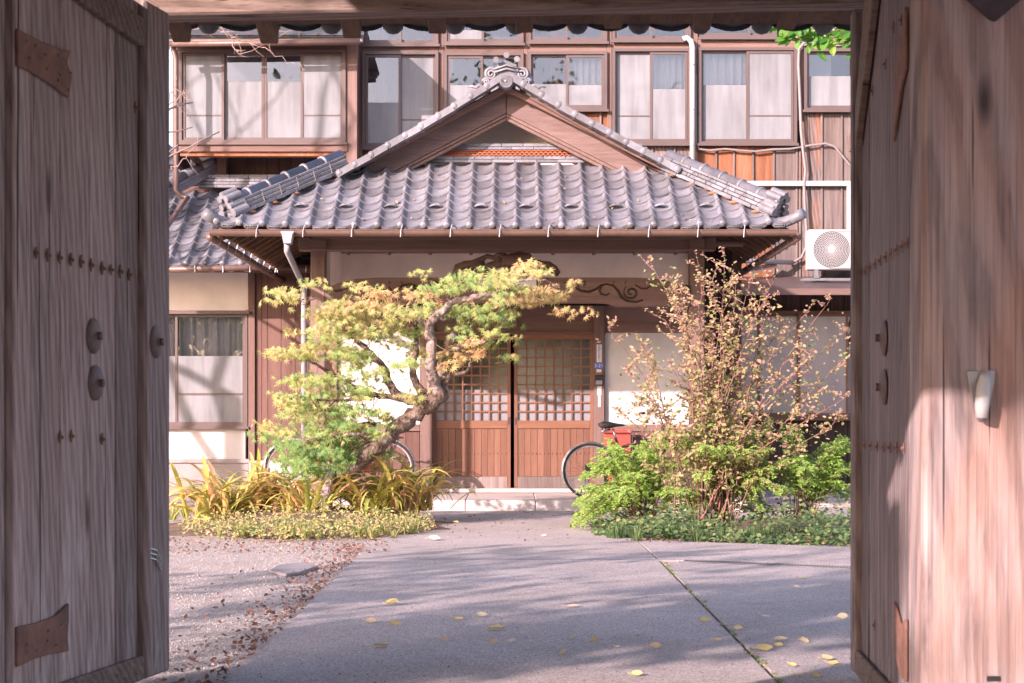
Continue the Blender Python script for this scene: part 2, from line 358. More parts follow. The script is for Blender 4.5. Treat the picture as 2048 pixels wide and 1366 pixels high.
fr.build('frame', M['grate'], gr)
sl_ = MB()
for i in range(170): c = A0+dd*(.01+i*.0216); sl_.bar(c-nn*.063+dd*.02, c+nn*.063, .006, .012)
sl_.build('bars', M['grate'], gr)['kind'] = 'stuff'
MB().prism([A0-nn*.065-Vector((0,0,.04)), A1-nn*.065-Vector((0,0,.04)), A1+nn*.065-Vector((0,0,.04)), A0+nn*.065-Vector((0,0,.04))], (0,0,.025)).build('channel', M['soil'], gr)
# planting beds (low mounds of soil)
def mound(name, cx, cy, rx, ry, h, m):
    b = MB(); nr, na = 10, 40
    for j in range(nr+1):
        t = j/nr
        for i in range(na):
            a = 2*math.pi*i/na; w = 1+.06*math.sin(3*a+cx)+.05*math.sin(7*a)
            z = h*(math.cos(t*math.pi)+1)/2+.012*math.sin(9*a+5*t)-.02*(t > .95)
            b.v.append((cx+rx*t*w*math.cos(a), cy+ry*t*w*math.sin(a), z-.012))
    for j in range(nr):
        for i in range(na):
            i2 = (i+1) % na; b.face((j*na+i, (j+1)*na+i, (j+1)*na+i2, j*na+i2))
    return tag(b.build(name, m, smooth=True), kind='structure')
mound('planting_bed', -2.0, 17.6, 1.75, 1.75, .2, M['soil'])
mound('planting_bed', 2.75, 16.7, 1.95, 1.5, .13, M['soil'])
slab('concrete_apron', [(2.4,21.2),(9,21.2),(9,26),(2.4,26)], -.1, .03, M['concrete'], None)['kind'] = 'structure'
st = thing('stepping_stone', 'flat grey stone slab lying on the gravel left of the path', 'stone', G(580,1142))
sp = [G(*q) for q in ((538,1143),(560,1132),(607,1127),(636,1134),(600,1147),(572,1151))]
MB().prism([(p.x,p.y,-.01) for p in sp], (0,0,.022)).build('slab', M['conc_base'], st, bevel=.004)

# ---------------------------------------------------------------- roof tile meshes
PITCH = .59; TH = math.atan(PITCH); W, E, L = .241, .214, .265
PROF = [(0,.022),(.045,.044),(.10,.054),(.16,.050),(.22,.034),(.30,.014),(.42,.002),(.56,-.003),(.70,.0),(.84,.009),(.95,.02),(1.03,.03)]
def tile_mesh(name, m, W=W, L=L, lip=.02, eave=False):
    b = MB(); n = len(PROF)
    for y, t in ((0,.03),(L*.5,.017),(L,.0)):
        for i, (x, z) in enumerate(PROF): b.v.append((x*W, y+(.008*math.sin(x*math.pi) if y == 0 else 0)*-1, z*W/.241+t))
    for j in range(2):
        for i in range(n-1): a = j*n+i; b.face((a, a+1, a+n+1, a+n))
    k = len(b.v)
    for d in (0, lip):
        for i, (x, z) in enumerate(PROF): b.v.append((x*W, -.008*math.sin(x*math.pi)+d*.1, z*W/.241+.03-d))
    for i in range(n-1): b.face((k+i, k+n+i, k+n+i+1, k+i+1))
    if eave:
        k = len(b.v); q = PROF[3:]
        for d, y in ((0,-.012),(.058,-.004)):
            for (x, z) in q: b.v.append((x*W, y-.008, z*W/.241+.034-d*(.8+.3*math.sin((x-.16)/.87*math.pi))))
        for i in range(len(q)-1): b.face((k+i, k+len(q)+i, k+len(q)+i+1, k+i+1))
        b.sphere((.10*W, -.012, .050), .040, 10, 6, (1,.62,1))
        x0, x1 = .36*W, .80*W                                          # embossed panel on the pendant
        for (a0,a1,z0,z1) in ((x0,x1,.018,.022),(x0,x1,-.008,-.004),(x0,x0+.005,-.004,.018),(x1-.005,x1,-.004,.018),
                              (x0+.022,x0+.03,-.001,.014),(x0+.042,x0+.062,.004,.010),(x0+.074,x0+.082,-.001,.014)):
            b.box(a0,a1,-.028,-.014,z0,z1)
    me = b.mesh(name, m); 
    sm = [True]*len(me.polygons)
    for i, p in enumerate(me.polygons):
        if abs(p.normal.y) > .75: sm[i] = False
    me.polygons.foreach_set('use_smooth', sm); return me
ME_T = tile_mesh('tile', M['tile']); ME_E = tile_mesh('eave_tile', M['tile'], eave=True)
def clip_mesh(me, mw, planes):
    bm = bmesh.new(); bm.from_mesh(me); bm.transform(mw)
    for co, no in planes:
        bmesh.ops.bisect_plane(bm, geom=bm.verts[:]+bm.edges[:]+bm.faces[:], plane_co=co, plane_no=no, clear_outer=True)
    if not bm.faces: bm.free(); return None
    bm.transform(mw.inverted()); m2 = bpy.data.meshes.new('cut_tile'); bm.to_mesh(m2); bm.free(); m2.materials.append(me.materials[0]); return m2
def tile_field(parent, x0, ncol, yE, zE, nrow, planes=(), th=TH, e=E, lift=None, lookside=None):
    objs = []
    for r in range(nrow):
        for c in range(ncol):
            me = ME_E if r == 0 else ME_T
            x = x0+c*W; up = r*e
            loc = Vector((x, yE+up*math.cos(th), zE+up*math.sin(th)))
            if lift: loc.z += lift(x+W/2)*max(0, 1-r/4)
            rot = (th+random.gauss(0,.006), random.gauss(0,.008), random.gauss(0,.006))
            mw = Matrix.Translation(loc) @ Matrix.Rotation(rot[0], 4, 'X')
            ctr = mw @ Vector((W/2, L/2, 0)); cut = False; skip = False
            for co, no in planes:
                d = (ctr-Vector(co)).dot(Vector(no))
                if d > .26: skip = True
                elif d > -.26: cut = True
            if skip: continue
            if cut:
                me = clip_mesh(me, mw, [(Vector(a), Vector(b)) for a, b in planes])
                if me is None: continue
            objs.append((r, c, link('eave_tile' if r == 0 else 'tile', me, parent, loc, rot)))
    return objs

# ---------------------------------------------------------------- entrance porch
YE, ZE = 18.9, 3.05
XC = -.085; XL, XR = -3.14, 2.97
YP, YDOOR = 20.45, 22.07
porch = thing('entrance_porch', 'timber entrance porch with grey tiled gable roof and latticed sliding doors', 'porch', (XC, 21, 0))
roof = MB()
zt = lambda y: ZE-.035+(y-YE)*PITCH
# deck under the tiles: front slope, side slopes, gable slopes
YH = 20.1; IN = 1.2; ZH = zt(YH)
roof.poly([(XL,YE+.03,zt(YE)),(XR,YE+.03,zt(YE)),(XR-1.5,20.42,zt(20.42)),(XL+1.5,20.42,zt(20.42))])
ZR = 4.74
for sgn, xe in ((-1,XL),(1,XR)):
    xi = xe-sgn*IN
    pts = [(xe,YE+.03,zt(YE)),(xi,YH,ZH),(xi,26,ZH),(xe,26,zt(YE))]
    roof.poly(pts if sgn > 0 else pts[::-1])
    pts = [(xi,19.98,ZH-.02),(XC+.02,19.98,ZR),(XC+.02,26,ZR),(xi,26,ZH-.02)]
    roof.poly(pts if sgn > 0 else pts[::-1])
roof_o = roof.build('roof', M['brown_x'], porch)
lift = lambda x: .05*(abs(x-XC)/3.05)**4
pl = [((XL+.02,YE,0), (-1,1,0)), ((XR-.02,YE,0), (1,1,0)), ((XL-.03,0,0),(-1,0,0)), ((XR+.03,0,0),(1,0,0))]
pl = [(Vector(a), Vector(b).normalized()) for a, b in pl]
tl = tile_field(roof_o, XL+.02, 25, YE-.02, ZE-.02, 8, pl, e=.203, lift=lift)
gb = MB()                                                           # snow guard: raised eye shaped loop in the tile's trough
for k in range(11): pass
lo = [(-.052+.0104*k, 0, 0) for k in range(11)]
gb.tube([(x, -.018*(1-(x/.052)**2)+.0, .012+.030*(1-(x/.052)**2)) for x,_,_ in lo], .008, 6)
gb.tube([(x, .035*(1-(x/.052)**2), .012+.016*(1-(x/.052)**2)) for x,_,_ in lo], .008, 6)
ME_G = gb.mesh('snow_guard', M['tile'], True)
hole_shade = MB(); hole_shade.poly([(x,-.012*(1-(x/.052)**2),.014) for x,_,_ in lo]+[(x,.028*(1-(x/.052)**2),.014) for x,_,_ in lo[::-1]]); ME_H = hole_shade.mesh('loop_shade', M['black'])  # black sheet under the loop, standing for the shade inside it
for r, c, o in tl:
    if r == 2 and c % 2 == 1 and 1 < c < 24:
        p = WL[o.name]; loc = p+Matrix.Rotation(TH,3,'X') @ Vector((.56*W, .07, .028))
        sg = link('snow_guard', ME_G, roof_o, loc, (TH,0,0), (1.3,1.3,1.2)); link('loop_shade', ME_H, roof_o, loc, (TH,0,0), (1.3,1.3,1.2))
# hip ridges
def hip(sgn, xe):
    lowp = Vector((xe-sgn*.17, YE+.17, 0)); lowp.z = zt(lowp.y)+.055
    top = Vector((xe-sgn*(IN+.06), YH+.06, 0)); top.z = zt(top.y)+.06
    d = (top-lowp); Ln = d.length; d.normalize(); sd = d.cross(Vector((0,0,1))).normalized(); up = sd.cross(d)
    for lay, (w, h0, hh) in enumerate(((.25,.0,.04),(.23,.045,.035),(.21,.085,.035),(.19,.125,.03))):
        n = 6
        for i in range(n):
            a, b = i/n, (i+1)/n
            off = .5*(lay % 2)/n
            p = lowp+d*Ln*min(1,a+off*(i > 0))+up*(h0+hh/2+.01); q = lowp+d*Ln*min(1,b+off)+up*(h0+hh/2+.01)
            if (q-p).length < .03: continue
            MB().bar(p+d*.003, q-d*.003, w+random.uniform(-.008,.008), hh, up).build('ridge_tile', M['tile'], roof_o, bevel=.004)
    n = 6
    for i in range(n):                                                # round capping tiles with a raised collar
        b = MB(); p = lowp+d*Ln*i/n+up*.165; q = lowp+d*Ln*(i+1)/n+up*.165
        b.tube([p, p+d*.03, p+d*.031, q+d*.02], [.082,.082,.070,.066], 12)
        b.build('ridge_cap', M['tile'], roof_o, smooth=True)
    e = MB()
    for (u, v, r) in ((-.06,.215,.038),(.05,.215,.038),(.0,.255,.038),(-.10,.06,.045),(.10,.06,.045),(-.07,.13,.035),(.07,.13,.035)):
        c = lowp+sd*u+up*v; e.tube([c+d*.16, c-d*.035, c-d*.036, c-d*.02], [r,r,r*.72,r*.7], 12)
    e.build('ridge_end', M['tile'], roof_o, smooth=False)
    k = MB(); c = Vector((xe-sgn*.02, YE+.02, zt(YE)+.10))
    k.tube([c+Vector((-sgn*.25,.22,-.01)), c+Vector((-sgn*.08,.05,.0)), c+Vector((sgn*.02,-.05,.03)), c+Vector((sgn*.09,-.12,.075))], [.03,.06,.055,.062], 12)
    k.build('corner_tile', M['tile'], roof_o, smooth=True)
    # zigzag binding wire
    for i in range(6):
        w = MB(); p = lowp+d*(Ln*(.08+.15*i)); s2 = sd*(-.128 if sgn < 0 else .128)
        if (s2.y > 0): s2 = -s2
        w.tube([p+s2+up*.05, p+s2*.86+up*.15+d*.02, p+s2+d*.09+up*.05], .0035, 4)
        w.build('binding_wire', M['steel'], roof_o)
    # mortar wedge at the foot
    for i in range(5):
        mo = MB()
        p = lowp+d*Ln*(.12+.19*i)-up*.005; s2 = sd if sd.y < 0 else -sd
        mo.sphere(p+s2*.085, .045, 8, 5, (1.5,1,.5))
        mo.build('clay_bedding', M['clay'], roof_o, smooth=True)
hip(-1, XL); hip(1, XR)
# verge tiles of the gable with their round caps
YV = 19.9
LB = [(974,175),(942,195),(909,215),(877,235),(843,255),(811,274),(777,293),(744,312),(711,331),(680,348)]
RB = [(1047,171),(1083,192),(1117,212),(1150,231),(1184,249),(1218,267),(1252,286),(1286,304),(1320,322),(1354,341)]
for lst, sgn in ((LB,-1),(RB,1)):
    for i, q in enumerate(lst):
        p = P(*q, YV); b = MB()
        nx = P(*(lst[i+1] if i+1 < len(lst) else (q[0]+sgn*33, q[1]+19)), YV); d = (nx-p).normalized(); up = Vector((-d.z, 0, d.x)) if d.x > 0 else Vector((d.z, 0, -d.x))
        b.obox(p-d*.09+up*.0, d*.112, Vector((0,.09,0)), up*.036)
        b.tube([p+Vector((0,-.005,0)), p+Vector((0,.9,0))], .042, 10)
        b.sphere(p+Vector((0,-.075,.004)), .043, 12, 8, (1,.6,1))
        b.tube([p-d*.1+up*.045+Vector((0,.3,0)), p+d*.12+up*.04+Vector((0,.3,0))], .02, 6)
        b.build('verge_tile', M['tile'], roof_o)
# bargeboards (prisms with real thickness), trims
def strip(name, m, pts, Y, d, par=porch, bevel=.004):
    return MB().prism([P(x, y, Y) for x, y in pts], (0,d,0)).build(name, m, par, bevel=bevel)
AP = 1012
strip('bargeboard', M['barge'], [(AP,184),(AP,226),(775,349),(693,349),(770,310),(850,266),(940,220)], 20.17, .07)
strip('bargeboard', M['barge'], [(AP+1.5,184),(AP+1.5,226),(1250,345),(1332,345),(1255,305),(1175,262),(1085,218)], 20.17, .07)
strip('barge_trim', M['pillar'], [(AP,226.5),(AP,233),(788,349.5),(776,349.5)], 20.19, .06)
strip('barge_trim', M['pillar'], [(AP+1.5,226.5),(AP+1.5,233),(1236,345.5),(1250,345.5)], 20.19, .06)
strip('barge_trim', M['pillar'], [(AP,234),(AP,241),(804,350),(790,350)], 20.21, .06)
strip('barge_trim', M['pillar'], [(AP+1.5,234),(AP+1.5,241),(1221,346),(1235,346)], 20.21, .06)
strip('barge_fascia', M['brown_x'], [(AP,168),(AP,183),(688,351),(668,351)], 20.03, .14)
strip('barge_fascia', M['brown_x'], [(AP+1.5,168),(AP+1.5,183),(1338,347),(1360,347)], 20.03, .14)
# gable wall behind
YG = 20.40
strip('gable_wall', M['plaster_warm'], [(AP,215),(1260,345),(765,345)], YG+.42, .1)
for k, (y0, y1, m) in enumerate(((287,293,'tile'),(293.6,299,'tile'),(312,318,'tile'),(318.6,325,'tile'))):
    x = 770+ (k % 2)*23
    while x < 1262:
        x1 = x+random.uniform(42,50)
        if 0 <= x: pbox('ridge_tile', M[m], porch, x, y0, x1-1, y1, YG-.06+.01*(k % 2), .06, .002)
        x = x1
for r in range(3):                                                  # red wave tiles laid in rows
    b = MB(); y = 299.5+r*4.2; n = 46
    for i in range(n):
        x0 = 800+i*9.4+(r % 2)*4.7; pr = []
        for k in range(7):
            a = math.pi*k/6; pr.append(P(x0+4.7-4.7*math.cos(a), y+3.6-3.4*math.sin(a), YG-.05-.012*r))
        for k in range(6): b.poly([pr[k], pr[k+1], pr[k+1]+Vector((0,.07,0)), pr[k]+Vector((0,.07,0))])
        for k in range(6): b.poly([pr[k]-Vector((0,0,.012)), pr[k+1]-Vector((0,0,.012)), pr[k+1], pr[k]])
    o = b.build('wave_tile_row', M['tile_red'], porch); o['kind'] = 'stuff'
pbox('wave_backing', M['tile_red'], porch, 790, 299.4, 1240, 312, YG-.015, .02, 0)
# ridge end ornament
def spiral(c, r0, turns, n, Y, flip=1, lift=0):
    out = []
    for i in range(n):
        t = i/(n-1); a = turns*2*math.pi*t; r = r0*(1-.85*t)
        out.append(P(c[0]+flip*r*math.cos(a), c[1]-r*math.sin(a), Y-.02*t+lift))
    return out
orn = MB(); YO = 19.9
orn.prism([P(x,y,YO) for x,y in ((990,168),(990,140),(994,134),(994,128),(1012,120),(1034,128),(1034,134),(1038,140),(1038,168))], (0,.12,0))
ridge_orn = orn.build('ridge_ornament', M['tile'], roof_o, bevel=.008)
b = MB()
for (x, y) in ((992,119),(1013,110),(1034,118)): b.tube([P(x,y,YO+.1), P(x,y,YO-.1), P(x,y,YO-.101), P(x,y,YO-.07)], [.033,.033,.015,.014], 12)
b.build('tube_end', M['tile'], ridge_orn)
b = MB(); b.tube([P(1012,162,YO+.05), P(1012,162,YO-.10), P(1012,162,YO-.10), P(1012,162,YO-.085)], [.072,.072,.058,.057], 20)
for i in range(12): a = i*math.pi/6; b.sphere(P(1012+7*math.cos(a),162+7*math.sin(a),YO-.09), .010, 6, 4)
b.sphere(P(1012,162,YO-.09), .022, 8, 5)
b.build('crest_disc', M['tile'], ridge_orn)
b = MB(); 
for y in (135,142): b.tube([P(988,y+3,YO-.02), P(1013,y-5,YO-.03), P(1040,y+3,YO-.02)], .013, 6)
b.build('roll_moulding', M['tile'], ridge_orn, smooth=True)
for fl, cx in ((-1,982),(1,1045)):
    b = MB()
    b.tube(spiral((cx,148), 13, 2.1, 34, YO, -fl), [.018-.006*i/33 for i in range(34)], 7)
    b.tube(spiral((cx+fl*10,163), 7, 1.6, 22, YO, fl), [.014-.005*i/21 for i in range(22)], 7)
    b.prism([P(x,y,YO+.02) for x,y in ((cx-13*1,140),(cx+13,140),(cx+fl*18+8,170),(cx+fl*18-8,176),(cx-fl*6,172))], (0,.05,0))
    q = [(cx+fl*16,174),(cx+fl*24,170),(cx+fl*31,176),(cx+fl*38,172),(cx+fl*47,175)]
    b.tube([P(x,y,YO) for x,y in q], [.02,.022,.02,.016,.006], 7)
    b.tube([P(x-fl*3,y+6,YO) for x,y in q[:4]], [.016,.018,.014,.006], 7)
    b.build('cloud_scroll', M['tile'], ridge_orn, smooth=True)
MB().tube([(XC+.02,19.95,4.80),(XC+.02,26,4.80)], .11, 10).build('ridge_cap', M['tile'], roof_o, smooth=True)
# eave: rafters, gutter with hooks, fascia
for i in range(14):
    x = XL+.25+i*.44
    inset = max(0, .05+min(1.5, 1.5))
    MB().bar((x,YE+.08,zt(YE+.08)-.055), (x,20.35,zt(min(20.35, YE+.1+ (1.4 if abs(x-XC) < 1.7 else max(.2, 3.05-abs(x-XC)))))-.06 if abs(x-XC) < 1.7 else zt(20.35)-.06-(20.35-YE)*.0), .05, .06).build('rafter', M['rafter'], porch) if abs(x-XC) < 1.75 else None
for sgn, xe in ((-1,XL),(1,XR)):
    for i in range(15):
        y = YE+.35+i*.36
        x1 = xe-sgn*max(.2, min(.95, (y-YE)*.95))
        MB().bar((xe-sgn*.05,y,zt(YE)-.03), (x1,y,zt(YE)-.03+abs(x1-xe)*PITCH), .045, .055).build('rafter', M['rafter'], porch)
    MB().bar((xe-sgn*.06,YE+.06,zt(YE)-.05), (xe-sgn*1.15,YE+1.15,ZH-.08), .09, .10).build('hip_rafter', M['rafter'], porch)
    MB().tube([(xe+sgn*.03,YE-.02,ZE-.10), (xe+sgn*.03,25.9,ZE-.14)], .042, 10).build('gutter', M['copper'], porch, smooth=True)
    for i in range(9):
        y = YE+.3+i*.55; MB().tube([(xe-sgn*.06,y,ZE-.02),(xe-sgn*.02,y,ZE-.15),(xe+sgn*.05,y,ZE-.155),(xe+sgn*.08,y,ZE-.07)], .007, 5).build('gutter_hook', M['steel'], porch)
YGU = YE-.07
gu = MB(); n = 12
zc = ZZ(461, YGU)
x0g, x1g = XX(420,YGU), XX(1592,YGU)
prev = None
for x in (x0g, x1g):
    for k in range(n+1):
        a = math.pi+math.pi*k/n; gu.v.append((x, YGU+.052*math.cos(a), zc+.058*math.sin(a)))
    for k in range(n+1):
        a = 2*math.pi-math.pi*k/n; gu.v.append((x, YGU+.046*math.cos(a), zc+.052*math.sin(a)))
T = 2*(n+1)
for k in range(T): gu.face((k, (k+1) % T, T+(k+1) % T, T+k))
gu.face(tuple(range(T))); gu.face(tuple(range(2*T-1, T-1, -1)))
gu.tube([(x0g,YGU-.052,zc),(x1g,YGU-.052,zc)], .007, 6)
gutter = gu.build('gutter', M['copper'], porch)
for px in (515,608,705,803,902,1000,1097,1196,1297,1395,1487):
    x = XX(px,YGU)
    MB().tube([(x+.03,YGU+.07,zc+.06),(x+.012,YGU-.03,zc+.055),(x,YGU-.066,zc+.0),(x-.006,YGU-.066,zc-.075)], .0065, 5).build('gutter_hook', M['pipegrey'], porch)
MB().box(XL+.05, XR-.05, YE+.055, YE+.085, ZE-.085, ZE-.03).build('fascia', M['brown_x'], porch)
# downpipe with hopper
hp = MB(); 
hp.prism([P(x,y,18.74) for x,y in ((561,462),(588,462),(588,466),(586,467),(582,487),(567,487),(563,467),(561,466))], (0,.13,0))
hop = hp.build('rain_hopper', M['pipegrey'], porch, bevel=.006)
Yq = 18.81
MB().tube([P(574,484,Yq), P(574,502,Yq), P(592,540,19.4), P(609,577,20.1), P(608,600,20.15), P(608,985,20.15)], [.032]*6, 12).build('downpipe', M['pipegrey'], porch, smooth=True)
for y in (640,800,930): MB().tube([P(608,y,20.15)+Vector((0,0,-.012)), P(608,y,20.15)+Vector((0,0,.012))], .038, 12).build('pipe_bracket', M['steel'], porch)
# pillars, beams, ceiling
for (a, b_) in ((621,650),(1380,1409)):
    pbox('pillar', M['pillar'], porch, a, 500, b_, 1003, YP, .17, .008)
    x = (XX(a,YP)+XX(b_,YP))/2; MB().box(x-.13, x+.13, YP-.05, YP+.22, 0, .16).build('pillar_base', M['granite'], porch, bevel=.015)
pbox('head_beam', M['brown_x'], porch, 596, 474, 1432, 500.5, 20.36, .2, .008)
pbox('bracket_arm', M['brown_x'], porch, 618, 476.5, 652, 499, 20.30, .30, .005)
pbox('bracket_arm', M['brown_x'], porch, 1379, 476.5, 1409, 499, 20.30, .30, .005)
pbox('bracket_arm', M['brown_x'], porch, 1409.5, 480, 1490, 492, 20.40, .12, .02)
MB().box(-2.25, 2.15, 20.3, 22.2, 3.06, 3.09).build('ceiling', M['brown_x'], porch)
for i in range(9):
    x = -2.0+i*.5; MB().box(x-.02, x+.02, 20.6, 22.05, 3.03, 3.058).build('ceiling_batten', M['pillar'], porch)
# rainbow beam with scroll carving
YB = 20.42
bm_pts = [(650,578),(675,566),(710,558),(760,555),(1270,555),(1320,558),(1352,566),(1380,576),(1380,613),(1232,613),(1215,607),(1195,606),(840,606),(820,607),(800,613),(650,613)]
rb = strip('rainbow_beam', M['brown_x'], bm_pts, YB, .16, porch, .006)
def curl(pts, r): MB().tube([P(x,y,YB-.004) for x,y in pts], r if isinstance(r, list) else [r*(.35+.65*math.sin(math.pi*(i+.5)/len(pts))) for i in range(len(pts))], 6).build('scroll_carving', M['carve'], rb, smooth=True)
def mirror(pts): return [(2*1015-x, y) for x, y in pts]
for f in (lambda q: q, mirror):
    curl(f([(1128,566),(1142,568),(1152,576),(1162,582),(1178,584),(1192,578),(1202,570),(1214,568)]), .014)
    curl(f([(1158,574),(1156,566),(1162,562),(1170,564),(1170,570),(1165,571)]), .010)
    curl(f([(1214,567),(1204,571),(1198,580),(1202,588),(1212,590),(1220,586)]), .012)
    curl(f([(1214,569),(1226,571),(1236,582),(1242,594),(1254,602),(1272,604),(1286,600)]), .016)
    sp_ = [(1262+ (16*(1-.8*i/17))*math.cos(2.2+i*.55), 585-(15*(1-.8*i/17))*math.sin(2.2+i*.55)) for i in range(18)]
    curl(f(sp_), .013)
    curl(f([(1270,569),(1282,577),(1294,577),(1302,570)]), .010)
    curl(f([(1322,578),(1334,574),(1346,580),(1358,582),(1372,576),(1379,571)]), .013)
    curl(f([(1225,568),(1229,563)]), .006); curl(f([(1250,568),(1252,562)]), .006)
# knotted root carving above the beam
kc = MB()
def knot(pts, rr): kc.tube([P(x,y,YB+.06+random.uniform(-.03,.02)) for x,y in pts], [r/176 for r in rr], 9)
knot([(908,551),(916,535),(930,529),(945,527),(962,519),(975,512),(990,516),(1002,519)], [6,9,8,7,6,5,5,4])
knot([(935,552),(938,540),(945,530),(956,528),(968,524)], [7,8,8,6,5])
knot([(948,553),(956,543),(966,538),(980,532),(996,527),(1010,522)], [6,8,8,8,9,9])
knot([(965,554),(972,548),(984,543),(978,535)], [5,6,6,4])
knot([(1000,528),(1012,522),(1026,520),(1042,516),(1058,514),(1066,518)], [9,13,14,11,8,5])
knot([(1012,534),(1020,545),(1030,552)], [9,7,5]); knot([(1035,525),(1048,535),(1056,546),(1052,553)], [9,8,7,5])
knot([(1058,516),(1070,524),(1082,530),(1096,532),(1108,540),(1117,548)], [5,7,9,10,10,6])
knot([(1075,550),(1088,542),(1102,540),(1116,548)], [6,9,9,6])
knot([(985,514),(998,509),(1012,510)], [3,5,4]); knot([(1022,512),(1040,509),(1060,511)], [5,6,4])
kc.build('root_carving', M['brown'], porch, smooth=True)
pbox('name_plate', M['paper'], porch, 957, 556.5, 1073, 574, YB-.03, .02, .004)
# back wall: plaster, head panel, posts
Yd = YDOOR
MB().box(XX(655,Yd), XX(1400,Yd), Yd+.10, Yd+.16, ZZ(560,Yd)-.05, 3.06).build('upper_wall', M['plaster_warm'], porch)
pbox('head_panel', M['brown_x'], porch, 655, 611, 1385, 665, Yd+.03, .1)
pbox('door_head', M['brown_x'], porch, 838, 663.5, 1212, 668.5, Yd-.02, .14)
for a, b_ in ((840,864.5),(1187.5,1209)): pbox('door_post', M['pillar'], porch, a, 611.5, b_, 977, Yd-.03, .13, .005)
for a, b_ in ((664,674),(1378,1390)): pbox('corner_post', M['brown'], porch, a, 505, b_, 985, Yd-.02, .12, .005)
MB().box(XX(648,20.6)+.03, XX(648,20.6)+.07, 20.62, Yd-.03, 2.5, 3.05).build('side_panel', M['plaster_warm'], porch)
for a, b_ in ((674.5,839.5),(1209.5,1377.5)):
    pbox('plaster_panel', M['plaster'], porch, a, 665.5, b_, 849, Yd+.04, .07, .002)
    pbox('wall_rail', M['brown_x'], porch, a, 849.5, b_, 862, Yd+.0, .1)
    x = a
    while x < b_-2:
        x1 = min(b_, x+27.5); pbox('board', M['panelboard'], porch, x+.4, 862.5, x1-.4, 985, Yd+.03+random.uniform(0,.006), .03, .002); x = x1
pbox('door_sill', M['granite'], porch, 800, 977.5, 1250, 985.5, Yd-.10, .3, .006)
# the two sliding doors
def door(px0, px1, Y, label):
    d = pbox('sliding_door', M['door_x'], porch, px0, 668.5, px1, 679, Y, .045); d['label'] = label
    stl = 7
    pbox('stile', M['door'], d, px0, 679.3, px0+stl, 976.5, Y+.001, .043); pbox('stile', M['door'], d, px1-stl, 679.3, px1, 976.5, Y+.001, .043)
    pbox('rail', M['door_x'], d, px0+stl+.2, 841, px1-stl-.2, 857, Y-.002, .045)
    pbox('rail', M['greyboard'], d, px0+stl+.2, 953, px1-stl-.2, 976.5, Y-.002, .045)
    gx0, gx1, gy0, gy1 = px0+stl, px1-stl, 679, 841
    for i in range(1, 8): x = gx0+(gx1-gx0)*i/8; pbox('lattice_bar', M['door'], d, x-1.6, gy0, x+1.6, gy1, Y+.004, .024, .001)
    for j in range(1, 9): y = gy0+(gy1-gy0)*j/9; pbox('lattice_bar', M['door_x'], d, gx0, y-1.6, gx1, y+1.6, Y+.007, .024, .001)
    sy = gy0+(gy1-gy0)*.62
    pbox('pane', M['door_glass'], d, gx0, gy0, gx1, sy, Y+.034, .004, 0); pbox('pane', M['door_frost'], d, gx0, sy+.1, gx1, gy1, Y+.033, .005, 0)
    n = 11
    for i in range(n):
        a = gx0+(gx1-gx0)*i/n; b_ = gx0+(gx1-gx0)*(i+1)/n
        pbox('board', M['door'], d, a+.25, 857.3, b_-.25, 952.7, Y+.012+random.uniform(0,.003), .02, .0015)
    nb = MB()
    for i in range(18):
        x = gx0+4+(gx1-gx0-8)*i/17; nb.sphere(P(x, 907, Y+.010), .0085, 8, 5)
    o = nb.build('stud_row', M['door_x'], d, smooth=True); o['kind'] = 'stuff'
    pbox('handle', M['iron_dark'], d, px1-5.2 if px0 < 900 else px0+1.6, 835, px1-1.6 if px0 < 900 else px0+5.2, 849, Y-.002, .01, .001)
door(864.8, 1021.5, Yd+.055, 'left sliding door behind the maple')
door(1028.5, 1187.2, Yd+.005, 'right sliding door with the clear view of its lattice')
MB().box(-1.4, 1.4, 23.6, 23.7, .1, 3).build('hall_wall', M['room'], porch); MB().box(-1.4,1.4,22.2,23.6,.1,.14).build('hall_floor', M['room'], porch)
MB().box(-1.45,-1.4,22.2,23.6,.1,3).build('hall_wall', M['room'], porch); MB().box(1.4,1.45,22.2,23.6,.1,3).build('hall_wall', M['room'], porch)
# plaques, labels and intercom on the right door post
def text(body, px, py, size, Y, m, parent, name='lettering', vertical=False):
    cu = bpy.data.curves.new(name, 'FONT'); cu.body = '\n'.join(body) if vertical else body
    cu.size = size; cu.align_x = 'CENTER'; cu.align_y = 'CENTER'; cu.extrude = .0006; cu.space_line = .82
    o = bpy.data.objects.new(name, cu); C.objects.link(o); bpy.context.view_layer.update()
    me = bpy.data.meshes.new_from_object(o.evaluated_get(bpy.context.evaluated_depsgraph_get())); bpy.data.objects.remove(o)
    me.materials.clear(); me.materials.append(m)
    return link(name, me, parent, P(px,py,Y), (R(90),0,0))
Yn = Yd-.03
pt = pbox('address_strip', M['paper'], porch, 1193.5, 689, 1203.5, 724.5, Yn-.006, .006, .001)
text('大和町八日町三', 1198.5, 706, .035, Yn-.0085, M['bluetext'], pt, vertical=True)
pt = pbox('number_plate', M['blue'], porch, 1188, 727, 1207, 736.5, Yn-.008, .008, .001)
text('3-21', 1197.5, 731.6, .058, Yn-.0095, M['paper'], pt)
sw = MB(); sw.tube([P(1193.5,685.5,Yn-.004),P(1196,683.5,Yn-.005),P(1199,684.5,Yn-.005),P(1202,682,Yn-.004)], [.003,.011,.011,.003], 6); sw.build('leaf_sticker', M['paper'], porch)
ic = pbox('intercom', M['black'], porch, 1190, 751, 1206, 770, Yn-.035, .035, .004)
pbox('speaker_face', M['pipegrey'], ic, 1191.5, 761, 1204.5, 769, Yn-.038, .003, .001)
pbox('hood', M['door_x'], ic, 1190.5, 745, 1205.5, 749.5, Yn-.06, .06, .004); pbox('paper_label', M['paper'], porch, 1193, 738.5, 1203, 744.5, Yn-.004, .004, .001)
